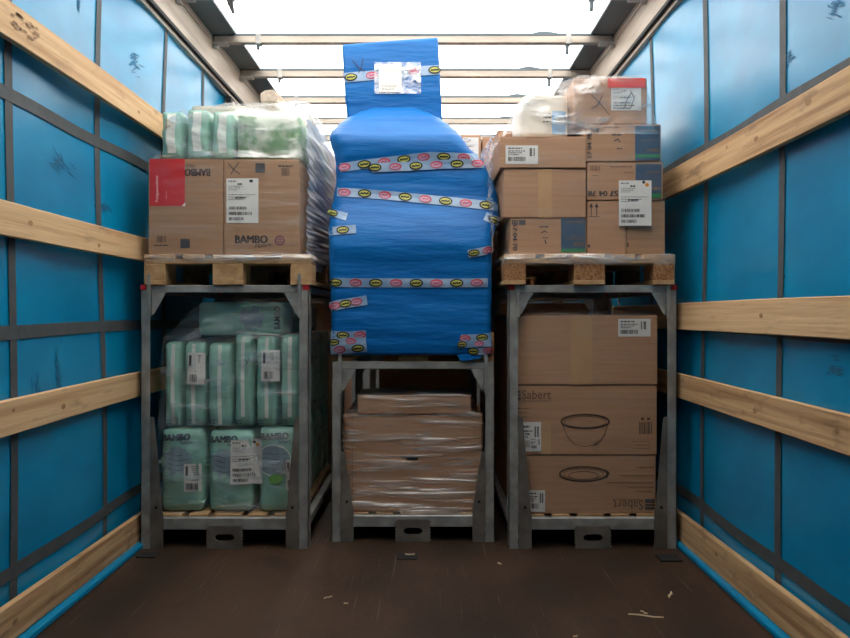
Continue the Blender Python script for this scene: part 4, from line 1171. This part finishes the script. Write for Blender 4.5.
# ------------------------------------------------------------------ stretch film over the loads
def film(name, label, rows, m, cap=True, wob=.006, nseg=14, group='clear stretch film wraps', closed_bottom=False, sub=6, tri=None):
    """rows: (z, x0, x1, y0, y1, corner radius)"""
    rows = sorted(rows)
    t0 = rows[0]; org = Vector(((t0[1] + t0[2]) / 2, (t0[3] + t0[4]) / 2, t0[0]))
    def at(z):
        for a, b in zip(rows, rows[1:]):
            if z <= b[0] + 1e-9:
                u = (z - a[0]) / max(1e-9, b[0] - a[0]); return [a[i] + (b[i] - a[i]) * u for i in range(6)]
        return rows[-1]
    nz = max(4, int((rows[-1][0] - rows[0][0]) / .03)); per = []
    for e in range(4):
        for k in range(nseg): per.append((e, k / nseg))
    V = []; Fc = []; n = len(per)
    rg = random.Random(len(label))
    ph = [rg.uniform(0, 6) for _ in range(6)]
    for i in range(nz + 1):
        z = rows[0][0] + (rows[-1][0] - rows[0][0]) * i / nz
        _, x0, x1, y0, y1, rad = at(z)
        for j, (e, u) in enumerate(per):
            if e == 0: x, y, nx, ny = x0 + (x1 - x0) * u, y0, 0, -1
            elif e == 1: x, y, nx, ny = x1, y0 + (y1 - y0) * u, 1, 0
            elif e == 2: x, y, nx, ny = x1 - (x1 - x0) * u, y1, 0, 1
            else: x, y, nx, ny = x0, y1 - (y1 - y0) * u, -1, 0
            # round the corners
            ax = x0 + rad if x < x0 + rad else (x1 - rad if x > x1 - rad else x)
            ay = y0 + rad if y < y0 + rad else (y1 - rad if y > y1 - rad else y)
            v = Vector((x - ax, y - ay))
            if v.length > rad > 0 and (ax != x and ay != y): v = v.normalized() * rad; x, y = ax + v.x, ay + v.y
            wv = wob * (math.sin(60 * z + 9 * (x + y) + ph[0]) * .5 + math.sin(23 * z - 15 * (x - y) + ph[1]))
            x += nx * wv; y += ny * wv
            V.append((x - org.x, y - org.y, z - org.z + wob * .8 * math.sin(12 * x + 9 * y + ph[2]) * (i / nz)))
    for i in range(nz):
        for j in range(n):
            b = (j + 1) % n; Fc.append((i * n + j, i * n + b, (i + 1) * n + b, (i + 1) * n + j))
    if cap:
        c = len(V); tr = rows[-1]
        # top sheet with a little slack
        ringp = [V[nz * n + j] for j in range(n)]
        mids = []
        cxm, cym = (tr[1] + tr[2]) / 2 - org.x, (tr[3] + tr[4]) / 2 - org.y
        prev = [nz * n + j for j in range(n)]
        for f in (.66, .33):
            cur = []
            for j in range(n):
                p = ringp[j]
                cur.append(len(V)); V.append((cxm + (p[0] - cxm) * f, cym + (p[1] - cym) * f, p[2] + .008 * math.sin(5 * j) * f))
            for j in range(n):
                b = (j + 1) % n; Fc.append((prev[j], prev[b], cur[b], cur[j]))
            prev = cur
        V.append((cxm, cym, ringp[0][2])); e_ = len(V) - 1
        for j in range(n): Fc.append((prev[j], prev[(j + 1) % n], e_))
    o = link(name, mesh(name, V, Fc), m, None, True)
    o.location = org
    return tag(o, label, 'stretch film', group)

# left rack
yb = D1 + 1.14
film('stretch_film', 'clear stretch film tented over the teal packs in the left rack',
     [(.150, PX(157, YP), PX(300, YP), YP - .018, yb, .03), (.60, PX(157.5, YP), PX(301, YP), YP - .022, yb, .03), (.97, PX(160, YP), PX(301.5, YP), YP - .014, yb, .03),
      (1.01, PX(162.5, YP), PX(301, YP), YP - .010, yb, .03), (1.06, PX(172, YP), PX(294, YP), YP - .0, yb - .05, .05), (1.17, PX(191, YP), PX(288, YP), YP + .02, yb - .10, .05), (1.19, PX(198, YP), PX(282, YP), YP + .05, yb - .14, .05)], F_TENT, wob=.004)
# upper left
xl0, xl1 = PX(147.5, YL), PX(301, YL)
film('stretch_film', 'clear film wrapped round the upper left cartons and packs',
     [(1.372, xl0 - .015, xl1 + .03, YL - .035, YL + 1.19, .03), (1.41, xl0 - .008, xl1 + .02, YL - .022, YL + 1.19, .02), (1.865, xl0 - .004, xl1 + .012, YL - .014, YL + 1.19, .02)], F_CLEAR, wob=.003, cap=False)
film('stretch_film', 'creased clear film pulled over the packs on the upper left cartons',
     [(1.866, PX(152, YL), xl1 + .016, YL - .010, YL + 1.19, .02),
      (1.90, PX(159, YL), xl1 + .015, YL + .004, YL + 1.2, .04), (2.06, PX(160, YL), xl1 + .008, YL + .008, YL + 1.19, .05), (2.115, PX(170, YL), xl1 - .03, YL + .05, YL + 1.17, .06),
      (2.20, PX(178, YL), xl1 - .02, YL + .34, YL + 1.02, .06), (2.285, PX(188, YL), xl1 - .035, YL + .50, YL + .97, .06)], film_mat('creased_film_left', .10, .55, (7, 7, 16), (0, R(25), 0), lo=.45, hi=.68), wob=.005)
# dense layer on the side facing the gap
def side_film(label, x, y0, y1, z0, z1, s, ztop_slope=0.0, m=F_DENSE, group='clear stretch film wraps'):
    V = []; Fc = []; ny, nz = 40, 130
    for i in range(ny + 1):
        u = i / ny; y = y0 + (y1 - y0) * u
        for j in range(nz + 1):
            v = j / nz; z = z0 + (z1 + ztop_slope * u - z0) * v
            fold = .008 + .0035 * math.sin(150 * z + 22 * (y - y0) * (v - .4)) + .0045 * math.sin(67 * z - 9 * y + 1) + .003 * math.sin(233 * z + 31 * (y - y0) * (v - .6)) + .006 * math.sin(13 * z + 5 * y)
            V.append((s * (.012 + abs(fold)) + s * .02 * math.sin(math.pi * v) * u, y - y0, z - z0))
    for i in range(ny):
        for j in range(nz):
            a = i * (nz + 1) + j; Fc.append((a, a + 1, a + nz + 2, a + nz + 1))
    o = link('stretch_film', mesh('stretch_film', V, Fc), m, None, True); o.location = (x, y0, z0)
    return tag(o, label, 'stretch film', group)
side_film('dense grey pleated film on the gap side of the upper left load', xl1 + .012, YL - .005, YL + 1.2, 1.34, 2.05, 1, .12)
o = side_film('bunched white film on the left side of the upper right load', PX(499, YU2) - .012, YU2 - .02, YU2 + .9, 1.42, 1.985, -1, .05, F_WHITE)
# middle cartons
film('stretch_film', 'tight shiny film around the brown cartons in the middle rack',
     [(.112, xa - .014, xb + .014, YM - .052, YM + 1.02, .02), (.20, xa - .014, xb + .014, YM - .034, YM + 1.02, .02), (.30, xa - .012, xb + .012, YM - .016, YM + 1.02, .02), (zmid - .02, xa - .010, xb + .010, YM - .012, YM + 1.02, .02), (zmid + .012, xa + .02, xb - .02, YM - .004, YM + .9, .02),
      (zmid + .02, PX(356, YM), PX(472.5, YM), YM - .018, YM + .28, .02), (PZ(394.5, YM), PX(356.5, YM), PX(472, YM), YM - .016, YM + .27, .02)], F_BROWN, wob=.003)
# right rack
film('stretch_film', 'thin clear film around the tall cartons in the right rack',
     [(.15, PX(513.5, YR), PX(658.5, YR), YR - .012, YR + 1.06, .01), (PZ(315, YR) + .004, PX(513.5, YR), PX(659, YR), YR - .014, YR + 1.06, .01), (PZ(310, YR) + .004, PX(520, YR), PX(652, YR), YR + .01, YR + 1.03, .01)], film_mat('thin_film', .015, .13, (3, 3, 18), (0, R(70), 0)), wob=.002)
# upper right
film('stretch_film', 'clear film wrapped round the cartons on the upper right pallet',
     [(1.368, PX(503, YU2) - .0, PX(668, YU2) + .02, YU2 - .04, YU2 + 1.17, .03), (1.41, PX(506, YU2), PX(666, YU2), YU2 - .022, YU2 + 1.17, .02), (1.80, PX(500.5, YU2), PX(665, YU2), YU2 - .022, YU2 + 1.17, .02), (1.965, PX(498.5, YU2), PX(664, YU2), YU2 - .022, YU2 + 1.17, .02)], film_mat('thin_film_upper', .012, .16, (3, 3, 14), (0, R(80), 0)), cap=False, wob=.002)
film('stretch_film', 'loose creased film thrown over the topmost carton and white bundle',
     [(1.975, PX(497, YU2), PX(661.5, YU2), YU2 - .016, YU2 + 1.1, .03), (2.005, PX(507, YU2), PX(660, YU2), YU2 - .008, YU2 + .9, .03), (2.146, PX(519, YU2), PX(652, YU2), YU2 - .005, YU2 + .7, .02), (2.185, PX(538, YU2), PX(650, YU2), YU2 - .004, YU2 + .62, .02),
      (2.250, PX(573, YU2), PX(648, YU2), YU2 - .003, YU2 + .56, .02), (2.264, PX(580, YU2), PX(643, YU2), YU2 + .01, YU2 + .52, .02)], film_mat('creased_film', .13, .62, (6, 6, 14), (0, R(35), 0), lo=.46, hi=.68), wob=.005)

def hem(label, x0, x1, y0, y1, z0, z1):
    return film('film_hem', label, [(z0, x0 - .004, x1 + .004, y0 - .004, y1, .02), ((z0 + z1) / 2, x0 - .012, x1 + .012, y0 - .014, y1, .02), (z1, x0, x1, y0 - .002, y1, .02)],
                MATS['hem_film'], cap=False, wob=.003)
film_mat('hem_film', .14, .62, (5, 5, 26), (0, R(5), 0), lo=.42, hi=.66)
hem('gathered whitish film edge round the upper right pallet deck', PX(504.5, D1 - .03), PX(675, D1 - .03), D1 - .036, D1 + 1.19, 1.352, 1.404)
hem('gathered whitish film edge round the upper left pallet deck', PX(145, D1 - .01), PX(312, D1 - .01), D1 - .016, D1 + 1.19, 1.366, 1.402)
# ------------------------------------------------------------------ floor bits
def mat_pad(label, px, py, w, d):
    yy = F * CAMZ / (py - CY); x = PX(px, yy)
    o = box('rubber_mat', (-w / 2, w / 2, -d / 2, d / 2, 0, .008), M_BLACK, None, .002); o.location = (x, yy, .0005)
    return tag(o, label, 'mat', 'black anti-slip pads')
mat_pad('small black anti-slip pad at the foot of the right rack', 669, 559, .10, .08)
mat_pad('small black anti-slip pad at the foot of the left rack', 148, 556, .09, .06)
def straw(label, px, py, L, a, w=.004):
    yy = F * CAMZ / (py - CY); x = PX(px, yy)
    pts = [(-L / 2, 0), (-L * .2, .004), (L * .2, -.003), (L / 2, .002)]
    V = []; Fc = []
    for i, (u, v) in enumerate(pts):
        k = 1 - .5 * abs(u) / (L / 2)
        V += [(u, v - w * k, 0), (u, v + w * k, 0), (u, v + w * k * .4, .004), (u, v - w * k * .4, .004)]
    for i in range(3):
        for j in range(4):
            b = (j + 1) % 4; Fc.append((i * 4 + j, i * 4 + b, i * 4 + 4 + b, i * 4 + 4 + j))
    Fc += [(3, 2, 1, 0), (12, 13, 14, 15)]
    o = link('wood_splinter', mesh('wood_splinter', V, Fc), M_STRAW); o.location = (x, yy, .001); o.rotation_euler = (0, 0, a)
    return tag(o, label, 'splinter', 'splinters on the floor')
straw('long thin wood splinter on the floor in front of the right rack', 646, 616.5, .125, R(-14), .004)
straw('short wide wood splinter on the floor near the right lath', 670.5, 595, .06, R(62), .006)
straw('tiny pale splinter crossing the long splinter', 644, 613, .03, R(-50), .003)
straw('tiny splinter on the floor before the left and middle racks', 328, 598, .04, R(40), .003)
straw('pale crumb of wood on the floor right of centre', 499.5, 564, .02, R(-45), .005)
straw('pale crumb of wood at the bottom edge of the floor', 575.5, 637, .022, R(40), .004)
straw('small wood chip on the floor under the middle rack front', 346, 604, .018, R(20), .003)
# recessed lashing eye in the floor before the middle rack
yy = F * CAMZ / (557 - CY)
le = empty('lashing_eye', (PX(407, yy), yy, 0.0005))
prism('recess_plate', [(-.047, 0), (.047, 0), (.045, .003), (-.045, .003)], -.035, .035, M_BLACK, le)
V = []; Fc = []; n = 20; m_ = 8
for i in range(n):
    a = math.pi * i / (n - 1)
    for j in range(m_):
        b = 2 * math.pi * j / m_; r_ = .020 + .005 * math.cos(b)
        V.append((.012 + r_ * math.cos(a), .01 - r_ * math.sin(a) * .7, .009 + .006 * math.sin(b)))
for i in range(n - 1):
    for j in range(m_):
        b = (j + 1) % m_; Fc.append((i * m_ + j, i * m_ + b, (i + 1) * m_ + b, (i + 1) * m_ + j))
link('ring', mesh('ring', V, Fc), mat('worn_ring_steel', srgb(150, 134, 116), .5, .4), le, True)
tag(le, 'recessed lashing eye in the floor before the middle rack', 'lashing eye')
